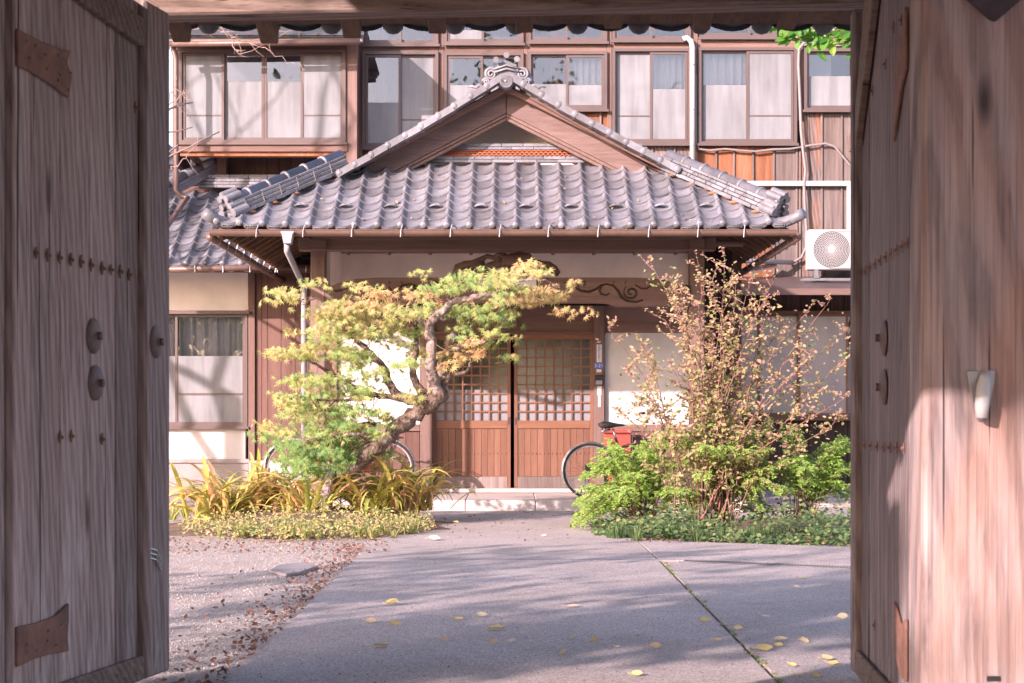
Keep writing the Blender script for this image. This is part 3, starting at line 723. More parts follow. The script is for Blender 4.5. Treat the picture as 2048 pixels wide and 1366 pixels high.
pbox('paper_label', M['white'], porch, 1194.5, 772, 1203, 791, Yn-.004, .004, .001); pbox('paper_label', M['white'], porch, 1196, 792, 1201.5, 814, Yn-.004, .004, .001)
wp = pbox('wooden_plaque', M['pillar'], porch, 1018, 614, 1034, 656, Yd-.0, .03, .002); pbox('paper_label', M['paper'], porch, 1003, 634, 1016, 655, Yd+.01, .015, .002)
# granite step in slabs
step = tag(bpy.data.objects.new('step', None), kind='structure'); C.objects.link(step); WL['step'] = Vector((0,0,0))
x = -2.88
while x < 2.4:
    MB().box(x+.003, x+.783, 20.2, 21.94, -.06, .12).build('granite_slab', M['granite'], step, bevel=.008); x += .786

# ---------------------------------------------------------------- main house
YM = 26.1; house = thing('main_house', 'two storey timber house with bronze window frames and weathered board walls', 'house', (0, YM, 0))
def window(parent, x0, y0, x1, y1, Y, sashes, fw=6, m=M['sash'], outer=True):
    """sashes: list of (xa, xb, kind, split row, front)"""
    w = MB(); d = .10
    for (a, b_, c, e) in ((x0,x1,y0,y0+fw),(x0,x1,y1-fw,y1),(x0,x0+fw,y0+fw,y1-fw),(x1-fw,x1,y0+fw,y1-fw)):
        w.box(XX(a,Y), XX(b_,Y), Y-.06, Y+.06, ZZ(e,Y), ZZ(c,Y))
    if outer: w.box(XX(x0-3,Y), XX(x1+3,Y), Y-.09, Y-.061, ZZ(y1+3,Y), ZZ(y1-2,Y))
    win = w.build('window', m, parent)
    for (a, b_, kind, split, front) in sashes:
        Ys = Y-(.035 if front else -.01); s = MB(); t = 5
        ya, yb = y0+fw, y1-fw
        for (c, e, f_, h_) in ((a,b_,ya,ya+t),(a,b_,yb-t-1,yb),(a,a+t,ya+t,yb-t-1),(b_-t,b_,ya+t,yb-t-1)):
            s.box(XX(c,Ys), XX(e,Ys), Ys, Ys+.03, ZZ(h_,Ys), ZZ(f_,Ys))
        sa = s.build('sash', m, win)
        xa, xb, yc, ye = a+t, b_-t, ya+t, yb-t-1; split = min(split, ye)
        if kind == 'frost': pbox('frosted_pane', M['frost'], sa, xa, yc, xb, ye, Ys+.012, .006, 0)
        elif kind == 'brown': pbox('frosted_pane', M['frost_brown'], sa, xa, yc, xb, ye, Ys+.012, .006, 0)
        else:
            pbox('pane', M['glass'], sa, xa, yc, xb, split, Ys+.012, .004, 0)
            if split < ye: pbox('frosted_pane', M['frost'], sa, xa, split+.2, xb, ye, Ys+.011, .006, 0)
        if kind in ('bar', 'frost') and yb-ya > 120: pbox('glazing_bar', m, sa, xa, ye-(ye-yc)*.28, xb, ye-(ye-yc)*.28+2.5, Ys+.004, .012, 0)
        if kind == 'curtain':
            cvn = MB(); n = 60; Yc = Y+.16; ph = random.uniform(0,6)
            for z in (ZZ(ye+4,Yc), ZZ(yc-4,Yc)):
                for i in range(n+1):
                    u = i/n; cvn.v.append((XX(xa-3+(xb-xa+6)*u,Yc), Yc+.035*math.sin(u*34+ph)+.015*math.sin(u*71), z))
            for i in range(n): cvn.face((i, i+1, n+2+i, n+1+i))
            cvn.build('curtain', M['curtain'], win, smooth=True)
    return win
window(house, 725, 104, 877, 298, YM, [(731,802,'half',205,True),(798,871,'frost',0,False)])
window(house, 888, 106, 1047, 300, YM, [(894,966,'half',170,True),(962,1041,'half',170,False)])
window(house, 1056, 104, 1214, 222, YM, [(1062,1138,'half',168,False),(1132,1208,'curtain',170,True)])
window(house, 1224, 98, 1381, 290, YM, [(1230,1306,'frost',0,False),(1300,1375,'curtain',178,True)])
window(house, 1396, 96, 1593, 290, YM, [(1402,1497,'curtain',170,False),(1493,1587,'frost',0,True)])
window(house, 1607, 98, 1760, 223, YM, [(1613,1707,'half',152,False),(1702,1754,'half',152,True)])
for (a, b_, e, s1) in ((725,877,92,800),(888,1047,90,965),(1056,1214,87,1132),(1224,1381,84,1302),(1398,1553,78,1498)):
    window(house, a, -45, b_, e, YM, [(a+6,s1+3,'half',200 if e != 90 else 60,True),(s1-2,b_-6,'half',200,False)])
pbox('upper_panel', M['conc_base'], house, 1560, -45, 1760, 92, YM, .08)
# posts and beams between windows
for a, b_, t, bt in ((877.5,887.5,-45,330),(1047.5,1055.5,-45,330),(1214.5,1223.5,-45,330),(1381.5,1395.5,-45,330),(1594,1606.5,-45,240),(714,724.5,-45,345)):
    pbox('wall_post', M['brown'], house, a, t, b_, bt, YM-.01, .12)
for a, b_, y0, y1 in ((725,877,92.5,103.5),(888,1047,90.5,105.5),(1056,1214,87.5,103.5),(1224,1381,84.5,97.5),(1396,1593.5,78.5,95.5)):
    pbox('wall_beam', M['brown_x'], house, a, y0, b_, y1, YM-.005, .1)
# boards with battens
def boards(px0, px1, py0, py1, Y, wpx, mats, parent, batten=True):
    x = px0; i = 0
    while x < px1-3:
        x1 = min(px1, x+wpx*random.uniform(.85,1.15)); m = mats(x) if callable(mats) else mats
        y0 = py0(x) if callable(py0) else py0
        pbox('board', M[m], parent, x+.5, y0, x1-.5, py1, Y+random.uniform(0,.012), .03, .002)
        if batten: pbox('batten', M['greyboard' if m != 'darkboard' else 'brown'], parent, x1-1.9, y0, x1+1.9, py1, Y-.022, .02, .002)
        x = x1; i += 1
def tone(x): return ('orange' if random.random() < .6 else 'patchboard') if x < 1520 else ('patchboard' if random.random() < .6 else 'greyboard')
boards(1056, 1223, 223, 345, YM+.03, 36, lambda x: 'orange', house)
boards(1224, 1600, 291, 575, YM+.03, 41, tone, house)
boards(1600, 1790, 224, 575, YM+.03, 41, lambda x: ('patchboard' if random.random() < .5 else 'greyboard') if x < 1690 else 'orange', house)
boards(725, 1056, 299, 420, YM+.03, 36, 'darkboard', house)
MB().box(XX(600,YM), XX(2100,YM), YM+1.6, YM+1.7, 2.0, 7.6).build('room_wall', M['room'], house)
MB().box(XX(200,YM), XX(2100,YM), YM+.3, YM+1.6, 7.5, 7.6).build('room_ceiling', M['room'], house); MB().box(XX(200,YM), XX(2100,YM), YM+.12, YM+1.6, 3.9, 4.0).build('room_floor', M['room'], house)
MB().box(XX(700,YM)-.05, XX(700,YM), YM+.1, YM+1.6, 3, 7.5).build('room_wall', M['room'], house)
pbox('room_screen', M['orange'], house, 1100, 60, 1135, 240, YM+.9, .03); pbox('room_screen', M['plaster'], house, 1620, 60, 1662, 240, YM+.8, .03)
pbox('room_screen', M['greyboard'], house, 735, 60, 775, 240, YM+.9, .03)
# bay window on the left
YBY = 25.2
window(house, 358, 100, 692, 288, YBY, [(365,448,'frost',0,True),(449,528,'half',163,False),(528.6,606,'half',163,False),(601,686,'frost',0,True)], fw=7)
pbox('bay_sill', M['brown_x'], house, 352, 289, 695, 303, YBY-.05, .5); pbox('bay_beam', M['orange'], house, 360, 303.5, 693, 312, YBY+.0, .15)
pbox('bay_post', M['pillar'], house, 692.5, 85, 714, 327, YBY-.03, .2); pbox('bay_side', M['darkboard'], house, 346, 100, 357.5, 330, YBY+.0, .9)
pbox('bay_fascia', M['conc_base'], house, 300, 70, 725, 83, YBY-.5, .12); MB().tube([P(320,88,YBY-.55), P(720,84,YBY-.55)], .04, 10).build('gutter', M['copper'], house, smooth=True)
pbox('bay_shade', M['brown_x'], house, 352, 84, 700, 99.5, YBY-.0, .4)
MB().poly([P(300,70,YBY-.55), P(728,70,YBY-.55), P(728,38,YM), P(345,38,YM)]).poly([P(300,69.6,YBY-.55)+Vector((0,0,-.03)), P(345,38,YM)+Vector((0,0,-.03)), P(728,38,YM)+Vector((0,0,-.03)), P(728,69.6,YBY-.55)+Vector((0,0,-.03))]).build('bay_roof', M['tile_dark'], house)
for a in range(365, 700, 34): MB().bar(P(a,72,YBY-.5), P(a,60,YM-.1), .05, .06).build('rafter', M['rafter'], house)
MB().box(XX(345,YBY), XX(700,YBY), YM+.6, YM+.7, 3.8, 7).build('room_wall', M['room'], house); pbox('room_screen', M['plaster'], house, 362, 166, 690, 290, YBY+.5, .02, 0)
boards(440, 722, 312.5, 400, YM-.05, 24, 'darkboard', house, False)
MB().bar(P(372,300,YBY+.1), P(425,352,YM-.1), .07, .07).build('brace', M['brown'], house); pbox('brace_post', M['brown'], house, 433, 305, 452, 360, YM-.25, .15)
for q in ([(347,70),(347,100),(352,118),(352,128),(352,380),(362,393),(375,396)],): MB().tube([P(x,y,YBY-.45) for x,y in q]+[P(350,430,23.9), P(318,475,23.6)], .035, 10).build('downpipe', M['copper'], house, smooth=True)
# services on the right wall
MB().tube([P(1366,78,YM-.12), P(1374,76,YM-.12), P(1382,82,YM-.12), P(1385,95,YM-.12), P(1385,360,YM-.12)], .040, 12).build('downpipe', M['white'], house, smooth=True)
for y in (130,220,290): MB().tube([P(1385,y-1.5,YM-.12), P(1385,y+1.5,YM-.12)], .046, 12).build('pipe_bracket', M['steel'], house)
MB().box(XX(1440,YM), XX(1703,YM), YM-.075, YM-.02, ZZ(373,YM), ZZ(363,YM)).build('pipe_duct', M['white'], house, bevel=.008)
MB().box(XX(1692.5,YM), XX(1702.5,YM), YM-.078, YM-.02, ZZ(462,YM), ZZ(373.2,YM)).build('pipe_duct', M['white'], house, bevel=.008)
MB().tube([P(x,y,YM-.07) for x,y in ((1712,92),(1690,84),(1660,79),(1630,78),(1608,86),(1598,98),(1597,130),(1600,200),(1602,260),(1606,300),(1611,340),(1608,370),(1610,420),(1613,460),(1612,495),(1603,515),(1588,524),(1575,525))], .022, 8).build('conduit', M['cable'], house, smooth=True)
MB().tube([P(x,y,YM-.05) for x,y in ((1392,150),(1392,285),(1398,298),(1420,301),(1450,298),(1480,301),(1510,303),(1545,299),(1580,298),(1620,291),(1650,287),(1668,292),(1685,312),(1700,330),(1712,339),(1740,342))], .017, 7).build('cable', M['cable'], house, smooth=True)
MB().tube([P(1412,519,25.2), P(1585,525,YM-.1)], .035, 10).build('conduit', M['pipegrey'], house, smooth=True)
mt = MB(); mt.box(XX(1697,YM), XX(1760,YM), YM-.2, YM-.02, ZZ(305,YM), ZZ(270,YM)); mt.box(XX(1700,YM), XX(1745,YM), YM-.3, YM-.2, ZZ(275,YM), ZZ(264,YM)); mt.build('wall_lamp_box', M['pillar'], house, bevel=.01)
# lower storey on the right
YLR = 26.0
MB().prism([(2.4,25.15,ZZ(589,25.15)),(2.4,25.15,ZZ(577,25.15)),(2.4,YM,ZZ(553,YM)),(2.4,YM,ZZ(565,YM))], (6,0,0)).build('pent_roof', M['sash'], house)
pbox('pent_fascia', M['brown_x'], house, 1375, 577, 1900, 590, 25.13, .03)
boards(1405, 1800, 560, 622, YLR+.05, 30, 'darkboard', house, False)
window(house, 1415, 622, 1800, 838, YLR, [(1421,1520,'brown',0,True),(1516,1600,'brown',0,False),(1596,1697,'brown',0,True),(1692,1794,'half',700,False)], m=M['door_x'])
boards(1405, 1800, 839, 975, YLR+.05, 26, 'darkboard', house, False)
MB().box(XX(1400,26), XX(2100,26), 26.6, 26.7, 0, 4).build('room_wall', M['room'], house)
MB().bar(P(1418,560,25.5), P(1550,530,25.9), .1, .08).build('brace', M['pillar'], house)
MB().tube([P(1428,690,25.6)+Vector((0,0,0)), P(1428,691,25.5), P(1428,690,25.45)], [.12,.14,.08], 16).build('meter_box', M['black'], house)
MB().box(XX(1404,26)-.02, XX(1404,26)+.1, 22.3, 26, 0, 3.1).build('side_wall', M['darkboard'], house)
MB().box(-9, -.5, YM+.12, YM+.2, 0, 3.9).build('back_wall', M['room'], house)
# ---------------------------------------------------------------- annex wing on the left
YA = 24.8; annex = thing('annex_wing', 'low annex with white plaster wall and grey tiled roof left of the porch', 'annex', (-4.5, YA, 0))
pbox('plaster_wall', M['plaster_warm'], annex, 150, 535, 496, 623.5, YA, .12, 0)
pbox('plaster_wall', M['plaster'], annex, 150, 856, 491, 919, YA, .12, .004)
pbox('foundation', M['conc_base'], annex, 150, 919.5, 497, 990, YA-.02, .15, .006); pbox('sill_beam', M['conc_base'], annex, 150, 918, 500, 926, YA-.05, .05, .004)
window(annex, 180, 624, 496, 855, YA, [(186,357,'curtain',712,False),(350,490,'curtain',712,True)], fw=5)
pbox('window_hood', M['sash'], annex, 170, 621, 499, 628, YA-.12, .12); pbox('glazing_bar', M['sash'], annex, 357, 786, 485, 789.5, YA-.04, .02, 0)
MB().box(XX(150,YA), XX(640,YA), YA+.6, YA+.7, 0, 3.2).build('room_wall', M['room'], annex)
pbox('corner_post', M['brown'], annex, 496.5, 540, 510, 920, YA-.06, .14, .006)
x = 510.5
for wpx in (13,12,27,28,26,27,30,30): pbox('board', M['panelboard'], annex, x+.3, 540, x+wpx-.3, 921, YA-.02+random.uniform(0,.006), .03, .002); x += wpx
pbox('foundation', M['granite'], annex, 497.5, 921.5, 720, 990, YA-.05, .15, .006)
YAE = 23.75; zAE = 3.04
nrow = 11; ax0 = XX(150,YAE)
MB().poly([(ax0-.3,YAE+.05,zAE-.03),(-2.15,YAE+.05,zAE-.03),(-2.15,YAE+2.3,zAE-.03+2.3*PITCH),(ax0-.3,YAE+2.3,zAE-.03+2.3*PITCH)]).build('roof_deck', M['brown_x'], annex)
aroof = MB().box(ax0-.3, -2.2, YAE+.06, YAE+.09, zAE-.09, zAE-.035).build('roof', M['brown_x'], annex)
for i in range(18): x = ax0+i*.24; MB().bar((x,YAE+.02,zAE-.06), (x,YA+.1,zAE-.06+(YA+.1-YAE)*PITCH), .04, .05).build('rafter', M['rafter'], aroof)
tile_field(aroof, ax0, 16, YAE-.02, zAE-.02, nrow, [(Vector((-2.2,0,0)), Vector((1,0,0)))])
MB().tube([P(230,541,YAE-.1), P(622,533,YAE-.1)], .042, 10).build('gutter', M['copper'], annex, smooth=True)
for px in (335,390,446,500,555,612): x = P(px,537,YAE-.15); MB().tube([x+Vector((.02,.1,.06)), x+Vector((0,0,.03)), x+Vector((0,0,-.05))], .008, 5).build('gutter_hook', M['steel'], annex)
YRK = 25.7
for k, (y0,y1) in enumerate(((349,357),(357.5,363),(363.5,369),(369.5,375))):
    x = 385+12*(k % 2)
    while x < 650: pbox('ridge_tile', M['tile'], aroof, x, y0, x+37, y1, YRK-.02*k, .12+.02*k, .003); x += 37.5
for i in range(3):                                                   # slanting ridge at the far left
    p, q = P(300,412-i*8,24.6), P(432,338-i*8+i*2,YM-.1); MB().bar(p, q, .16, .045).build('ridge_tile', M['tile'], aroof, bevel=.004)
for i in range(4):
    p, q = P(300,384,24.6), P(432,320,YM-.1); a = p.lerp(q, i/4); b_ = p.lerp(q, (i+1)/4); MB().tube([a, b_], [.075,.065], 10).build('ridge_cap', M['tile'], aroof, smooth=True)
for i in range(4):
    y = 300+i*22
    for j in range(5): link('tile', ME_T, aroof, P(295+j*33-i*2, y+8, 27.0-i*.25), (TH,0,0))
MB().poly([P(250,295,27.4), P(420,295,27.4), P(420,420,26.3), P(250,420,26.3)]).build('roof_deck', M['tile'], aroof)
# air conditioner
ac = thing('air_conditioner', 'white outdoor air conditioner with round fan grille hung on the board wall', 'air conditioner', P(1670,540,25.6))
Yac = 25.55
ACx0, ACx1 = 1617, 1740
bd = MB(); X0, X1, Z0, Z1 = XX(ACx0,Yac), XX(ACx1,Yac), ZZ(539,Yac), ZZ(459,Yac)
bd.box(X0, X1, Yac, Yac+.27, Z0, Z1); bd.build('casing', M['white'], ac, bevel=.012)
fc = P(1663,499,Yac); rf = .262
fs = MB(); fs.tube([fc+Vector((0,-.004,0)), fc+Vector((0,-.006,0))], rf, 40); fs.build('fan_recess_shade', M['black'], ac)  # black disc on the solid casing, painted for the shaded fan recess
gl = MB()
for i in range(11):
    r = .05+i*(rf-.05)/10; pts = [fc+Vector((r*math.cos(a*math.pi/20), -.014, r*math.sin(a*math.pi/20))) for a in range(41)]; gl.tube(pts, .0036, 4, False)
for i in range(44):
    a = i*2*math.pi/44; gl.tube([fc+Vector((r*math.cos(a+r*2.2), -.018, r*math.sin(a+r*2.2))) for r in (.05,.10,.16,.21,rf)], .0026, 4)
gl.build('grille', M['white'], ac)
MB().tube([fc+Vector((0,-.01,0)), fc+Vector((0,-.028,0)), fc+Vector((0,-.030,0))], [.05,.05,.045], 20).build('hub_cap', M['white'], ac)
rm = MB(); rm.tube([fc+Vector((rf*1.01,-.012,0)), fc+Vector((rf*1.01,-.012,rf*.98)), fc+Vector((0,-.012,rf*1.01))], .008, 6); rm.tube([fc+Vector((rf*1.01,-.012,0)), fc+Vector((rf*1.01,-.012,-rf*1.0)), fc+Vector((0,-.012,-rf*1.01))], .008, 6); rm.build('grille_rim', M['white'], ac)
br = MB(); br.box(X0-.08, X1+.1, Yac+.02, Yac+.05, ZZ(561,Yac), ZZ(556,Yac)); br.box(X0-.08, X1+.1, Yac+.22, Yac+.25, ZZ(561,Yac), ZZ(556,Yac))
for px in (1633,1712): br.box(XX(px-5,Yac), XX(px+5,Yac), Yac+.0, Yac+.5, ZZ(556,Yac), ZZ(551,Yac)); br.box(XX(px-4,Yac), XX(px+4,Yac), Yac+.01, Yac+.05, ZZ(551,Yac), ZZ(539,Yac))
br.build('bracket', M['steel'], ac)

# ---------------------------------------------------------------- gate (the frame of the view)
gate = thing('wooden_gate', 'old weathered timber gate with open doors and tiled roof framing the view', 'gate', (0, 6.3, 0))
def frame_leaf(hx, hy, fx, fy, sgn):
    o = Vector((hx,hy,0)); u = Vector((fx-hx,fy-hy,0)); Lf = u.length; u.normalize(); n = Vector((u.y,-u.x,0))*sgn   # n points to the passage
    return o, u, n, Lf
def uv(px, py, o, u, n):
    d = Vector(((px-CX)/F, 1, -(py-HZ)/F)); c = Vector((0,0,H)); t = (o-c).dot(n)/d.dot(n); p = c+d*t-o
    return p.dot(u), p.z
LO, LU, LN, LL = frame_leaf(-1.761, 6.36, -1.495, 7.70, 1)
RO, RU, RN, RL = frame_leaf(1.381, 6.26, 1.482, 7.70, -1)
TOP = 2.84
def lp(o,u,n,a,z,dn=0): return o+u*a+n*dn+Vector((0,0,z))
def leafbox(name, parent, fr_, a0, a1, z0, z1, d0, d1, m, bevel=.004):
    o,u,n = fr_[:3]; c = lp(o,u,n,(a0+a1)/2,(z0+z1)/2,(d0+d1)/2)
    return MB().obox(c, u*(a1-a0)/2, n*(d1-d0)/2, Vector((0,0,(z1-z0)/2))).build(name, m, parent, bevel=bevel)
def gate_leaf(fr_, label, cuts, wm=M['gate']):
    o,u,n,Lf = fr_
    lf = leafbox('door_leaf', gate, fr_, .02, Lf-.02, .08, TOP-.02, -.085, -.035, wm); lf['label'] = label
    for a, b_ in zip(cuts[:-1], cuts[1:]): leafbox('plank', lf, fr_, a+.0015, b_-.0015, .06, TOP-.01, -.034, random.uniform(-.005,.003), wm, .005)
    leafbox('stile', lf, fr_, cuts[-1]+.002, Lf, .03, TOP, -.09, .035, wm, .012)
    return lf
lcut = [uv(px,600,LO,LU,LN)[0] for px in (27,62,120,180,231,276)]; lcut[0] = .0
ll = gate_leaf((LO,LU,LN,LL), 'left door leaf with iron bosses and straps', lcut)
rcut = [0, .28, .52, .80, 1.10, RL-.10]
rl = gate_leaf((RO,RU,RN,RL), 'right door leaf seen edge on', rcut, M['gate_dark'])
LF = (LO,LU,LN); RF = (RO,RU,RN)
# rails and brace on the left leaf
leafbox('bottom_rail', ll, LF, .35, lcut[-1]-.002, .03, .13, .003, .03, M['gate_x'], .008)
leafbox('bottom_rail', rl, RF, .05, rcut[-1]-.002, .03, .13, .003, .03, M['gate_x'], .008)
def strap_plate(lf, fr_, pts, m=M['iron'], t=.012):
    o,u,n = fr_; MB().prism([lp(o,u,n,a,z,.003) for a,z in pts], n*t).build('iron_strap', m, lf, bevel=.003)
def pxpoly(lst, fr_): return [uv(x,y,*fr_) for x,y in lst]
# raking top rail
a0, z0 = uv(128,0,*LF); a1, z1 = uv(275,95,*LF); a2, z2 = uv(275,38,*LF); a3, z3 = uv(212,0,*LF)
MB().prism([lp(*LF,a,z,.003) for a,z in ((a0,z0+.02),(a1,z1),(a2,z2),(a3,z3+.02))], LN*.03).build('raking_rail', M['gate_x'], ll, bevel=.004)
strap_plate(ll, LF, pxpoly([(29,58),(72,82),(118,100),(135,102),(128,125),(137,155),(131,196),(90,165),(52,142),(29,132)], LF))
strap_plate(ll, LF, pxpoly([(28,1254),(70,1245),(105,1232),(131,1206),(131,1240),(129,1275),(131,1302),(100,1306),(60,1318),(28,1334)], LF))
def nail_mesh():
    b = MB(); b.prism([(0,-.03,0),(.014,0,0),(0,.03,0),(-.014,0,0)], (0,0,.006)); b.tube([(0,0,.0),(0,0,.008),(.003,-.002,.012)], [.010,.009,.007], 6); b.sphere((.004,-.002,.010), .009, 6, 4); return b.mesh('nail', M['iron'])
def boss_mesh(r):
    b = MB(); pr = [(r,0),(r*.97,.004),(r*.6,.012),(r*.28,.017),(.016,.019),(.014,.027),(.016,.028),(.016,.033),(.0,.035)]; n = 18
    for rr, z in pr:
        for i in range(n): a = 2*math.pi*i/n; b.v.append((rr*math.cos(a), rr*math.sin(a), z))
    for j in range(len(pr)-1):
        for i in range(n): b.face((j*n+i, j*n+(i+1)%n, (j+1)*n+(i+1)%n, (j+1)*n+i))
    return b.mesh('boss', M['boss'], True)
ME_N, ME_B = nail_mesh(), boss_mesh(.07)
def stick(me, name, lf, fr_, a, z, dn=.002, s=1, roll=0):
    o,u,n = fr_; rot = Matrix((u, Vector((0,0,1)), n)).transposed()
    if rot.determinant() < 0: rot = Matrix((-u, Vector((0,0,1)), n)).transposed()
    rot = rot @ Matrix.Rotation(roll,3,'Z')
    return link(name, me, lf, lp(o,u,n,a,z,dn), rot.to_euler(), (s,s,s))
for px, py in ((70,506),(93,510),(117,515),(139,519),(160,523),(180,530),(202,536),(220,539),(238,543),(256,549),(276,552)):
    a, z = uv(px,py,*LF); stick(ME_N, 'nail', ll, LF, a, z, .003, random.uniform(.75,.95))
for px, py in ((186,672),(190,766),(296,684)):
    a, z = uv(px,py,*LF); stick(ME_B, 'boss', ll, LF, a, z, .003 if px < 250 else .036)
for px, py in ((202,878),(118,874),(140,872),(268,215)):
    a, z = uv(px,py,*LF); stick(ME_N, 'nail', ll, LF, a, z, .003, .8)
for px, py in ((44,82),(62,92),(82,108),(72,115),(108,112),(50,115),(85,138),(112,150),(108,160),(133,146),(128,180),(45,1290),(86,1280),(88,1262),(114,1248),(64,1300),(104,1290)):
    a, z = uv(px,py,*LF); stick(ME_N, 'nail', ll, LF, a, z, .010, .6, random.uniform(-1.4,1.4))
for px, py in ((1724,546),(1734,541),(1744,534),(1754,528),(1764,521),(1775,514),(1786,508),(1797,500),(1808,493),(1818,486),(1732,890),(1745,892),(1758,893),(1771,894),(1784,895),(1797,896),(1810,896),(1725,205),(1736,195),(1748,182),(1774,128),(1790,55),(1806,40),(1752,1250)):
    a, z = uv(px,py,*RF)
    if 0 <= a <= RL: stick(ME_N, 'nail', rl, RF, a, z, .004, .7)
for py in (676,774):
    a, z = uv(1770,py,*RF); stick(ME_B, 'boss', rl, RF, a, z, .003)
strap_plate(rl, RF, [(.0,2.55),(.10,2.48),(.28,2.40),(.25,2.30),(.30,2.12),(.12,2.28),(.0,2.33)]); strap_plate(rl, RF, [(.0,.42),(.12,.38),(.28,.45),(.26,.36),(.28,.28),(.12,.2),(.0,.2)])
a0, z0 = uv(1722,25,*RF)
MB().prism([lp(*RF,a,z,.003) for a,z in ((.62,TOP),(.92,TOP),(1.30,2.40),(1.30,2.24))], RN*.03).build('raking_rail', M['gate_x'], rl, bevel=.004)
wr = MB(); a, z = uv(283,1102,*LF)
for k in range(3): wr.tube([lp(*LF,a-.02,z+.02-k*.02,.02), lp(*LF,a+.05,z-k*.02,.045), lp(*LF,a+.10,z-.05-k*.02,.045)], .004, 5)
wr.build('wire_tie', M['steel'], ll)
# posts
def gpost(x0, x1, y0, y1, m, name='post'): return MB().box(x0, x1, y0, y1, 0, 3.0).build(name, m, gate, bevel=.02)
pr_ = gpost(1.381, 1.80, 6.055, 6.27, M['post']); pl_ = gpost(-2.19, -1.79, 6.1, 6.37, M['gate'])
for x0, x1 in ((1.34,1.85),(-2.24,-1.76)): MB().box(x0, x1, 6.0, 6.42, -.05, .06).build('post_base', M['granite'], gate, bevel=.02)
Yf = 6.053
hk = MB(); hk.prism([P(x,y,Yf) for x,y in ((1932,742),(1990,740),(1988,765),(1978,815),(1965,842),(1955,842),(1945,810))], (0,-.008,0))
hkb = hk.build('hook_plate', M['steel'], pr_, bevel=.002)
MB().tube([P(1972,745,Yf-.015), P(1968,770,Yf-.035), P(1964,810,Yf-.05), P(1963,836,Yf-.05)], [.016,.024,.025,.02], 10).build('hook', M['white'], hkb, smooth=True)
MB().prism([P(x,y,Yf) for x,y in ((1928,-20),(2060,-20),(2050,-8),(1990,44),(1978,40),(1930,-2))], (0,-.012,0)).build('metal_plate', M['iron_dark'], pr_, bevel=.003)
MB().box(XX(1974,Yf), XX(2000,Yf), Yf-.004, Yf+.03, ZZ(1362,Yf), ZZ(1352,Yf)).build('mortise', M['black'], pr_)
# unseen boarded wing and post, added to shade the right door leaf
for sx in (-1,):
    x = 2.2*sx; y = 2.76
    MB().box(x-.09, x+.09, 2.58, 2.755, 0, 2.72).build('shade_post', M['gate'], gate, bevel=.01)
    while y < 3.9: MB().box(x-.02, x+.02, y+.002, y+.238, .08, 2.76+(y-2.76)*.35).build('shade_board', M['gate'], gate, bevel=.004); y += .24
# lintels and the rear purlin
MB().bar((-2.6,8.08,2.965),(2.6,7.66,2.965), .16, .17).build('purlin', M['gate_x'], gate, bevel=.01)
MB().box(-2.9, 2.9, 6.02, 6.32, 3.0, 3.32).build('lintel', M['gate_x'], gate, bevel=.015)
MB().bar((-2.6,3.85,2.84),(2.6,3.85,2.84), .16, .17).build('purlin', M['gate_x'], gate, bevel=.01)
groof = MB()
SL = .32
RY, RZ = 5.85, 3.98
groof.poly([(-2.6,2.9,2.74),(2.6,2.9,2.74),(2.6,RY,RZ),(-2.6,RY,RZ)]); groof.poly([(-2.6,8.75,3.02),(-2.6,RY,RZ),(2.6,RY,RZ),(2.6,8.75,3.02)])
gro = groof.build('roof', M['rafter'], gate)
RB_ = [(365,87),(540,90),(705,79),(875,70),(1048,68),(1226,60),(1402,62),(1570,62)]
for i in range(-1, 9):
    px = 365+i*173 if not 0 <= i < 8 else RB_[i][0]; py = 70 if not 0 <= i < 8 else RB_[i][1]
    tip = P(px, py-17, 8.62); ex = tip+Vector((0,-3.0,3.0*SL)); MB().bar(ex, tip, .085, .085).build('rafter', M['rafter'], gro, bevel=.006)
for i in range(9):
    x = -2.3+i*.575; MB().bar((x,RY,RZ-.1),(x,2.95,2.68), .085, .085).build('rafter', M['rafter'], gro, bevel=.006)
GW = .30; ME_GT = tile_mesh('eave_tile', M['tile_dark'], GW, .32, .026)
th2 = -math.atan(SL)
for r in range(2):
    for c in range(17):
        x = 2.45-c*GW; y = 8.80-r*.25; z = 2.995+r*.25*SL
        link('eave_tile' if r == 0 else 'tile', ME_GT, gro, (x,y,z-(c/17-.5)*0), (math.atan(SL), 0, math.pi))
for c in range(17):                                                   # round ends below the joints
    x = 2.45-c*GW; MB().sphere((x-.03, 8.79, 3.03), .055, 10, 6, (1,.6,1)).build('tile_end', M['tile_dark'], gro, smooth=True)
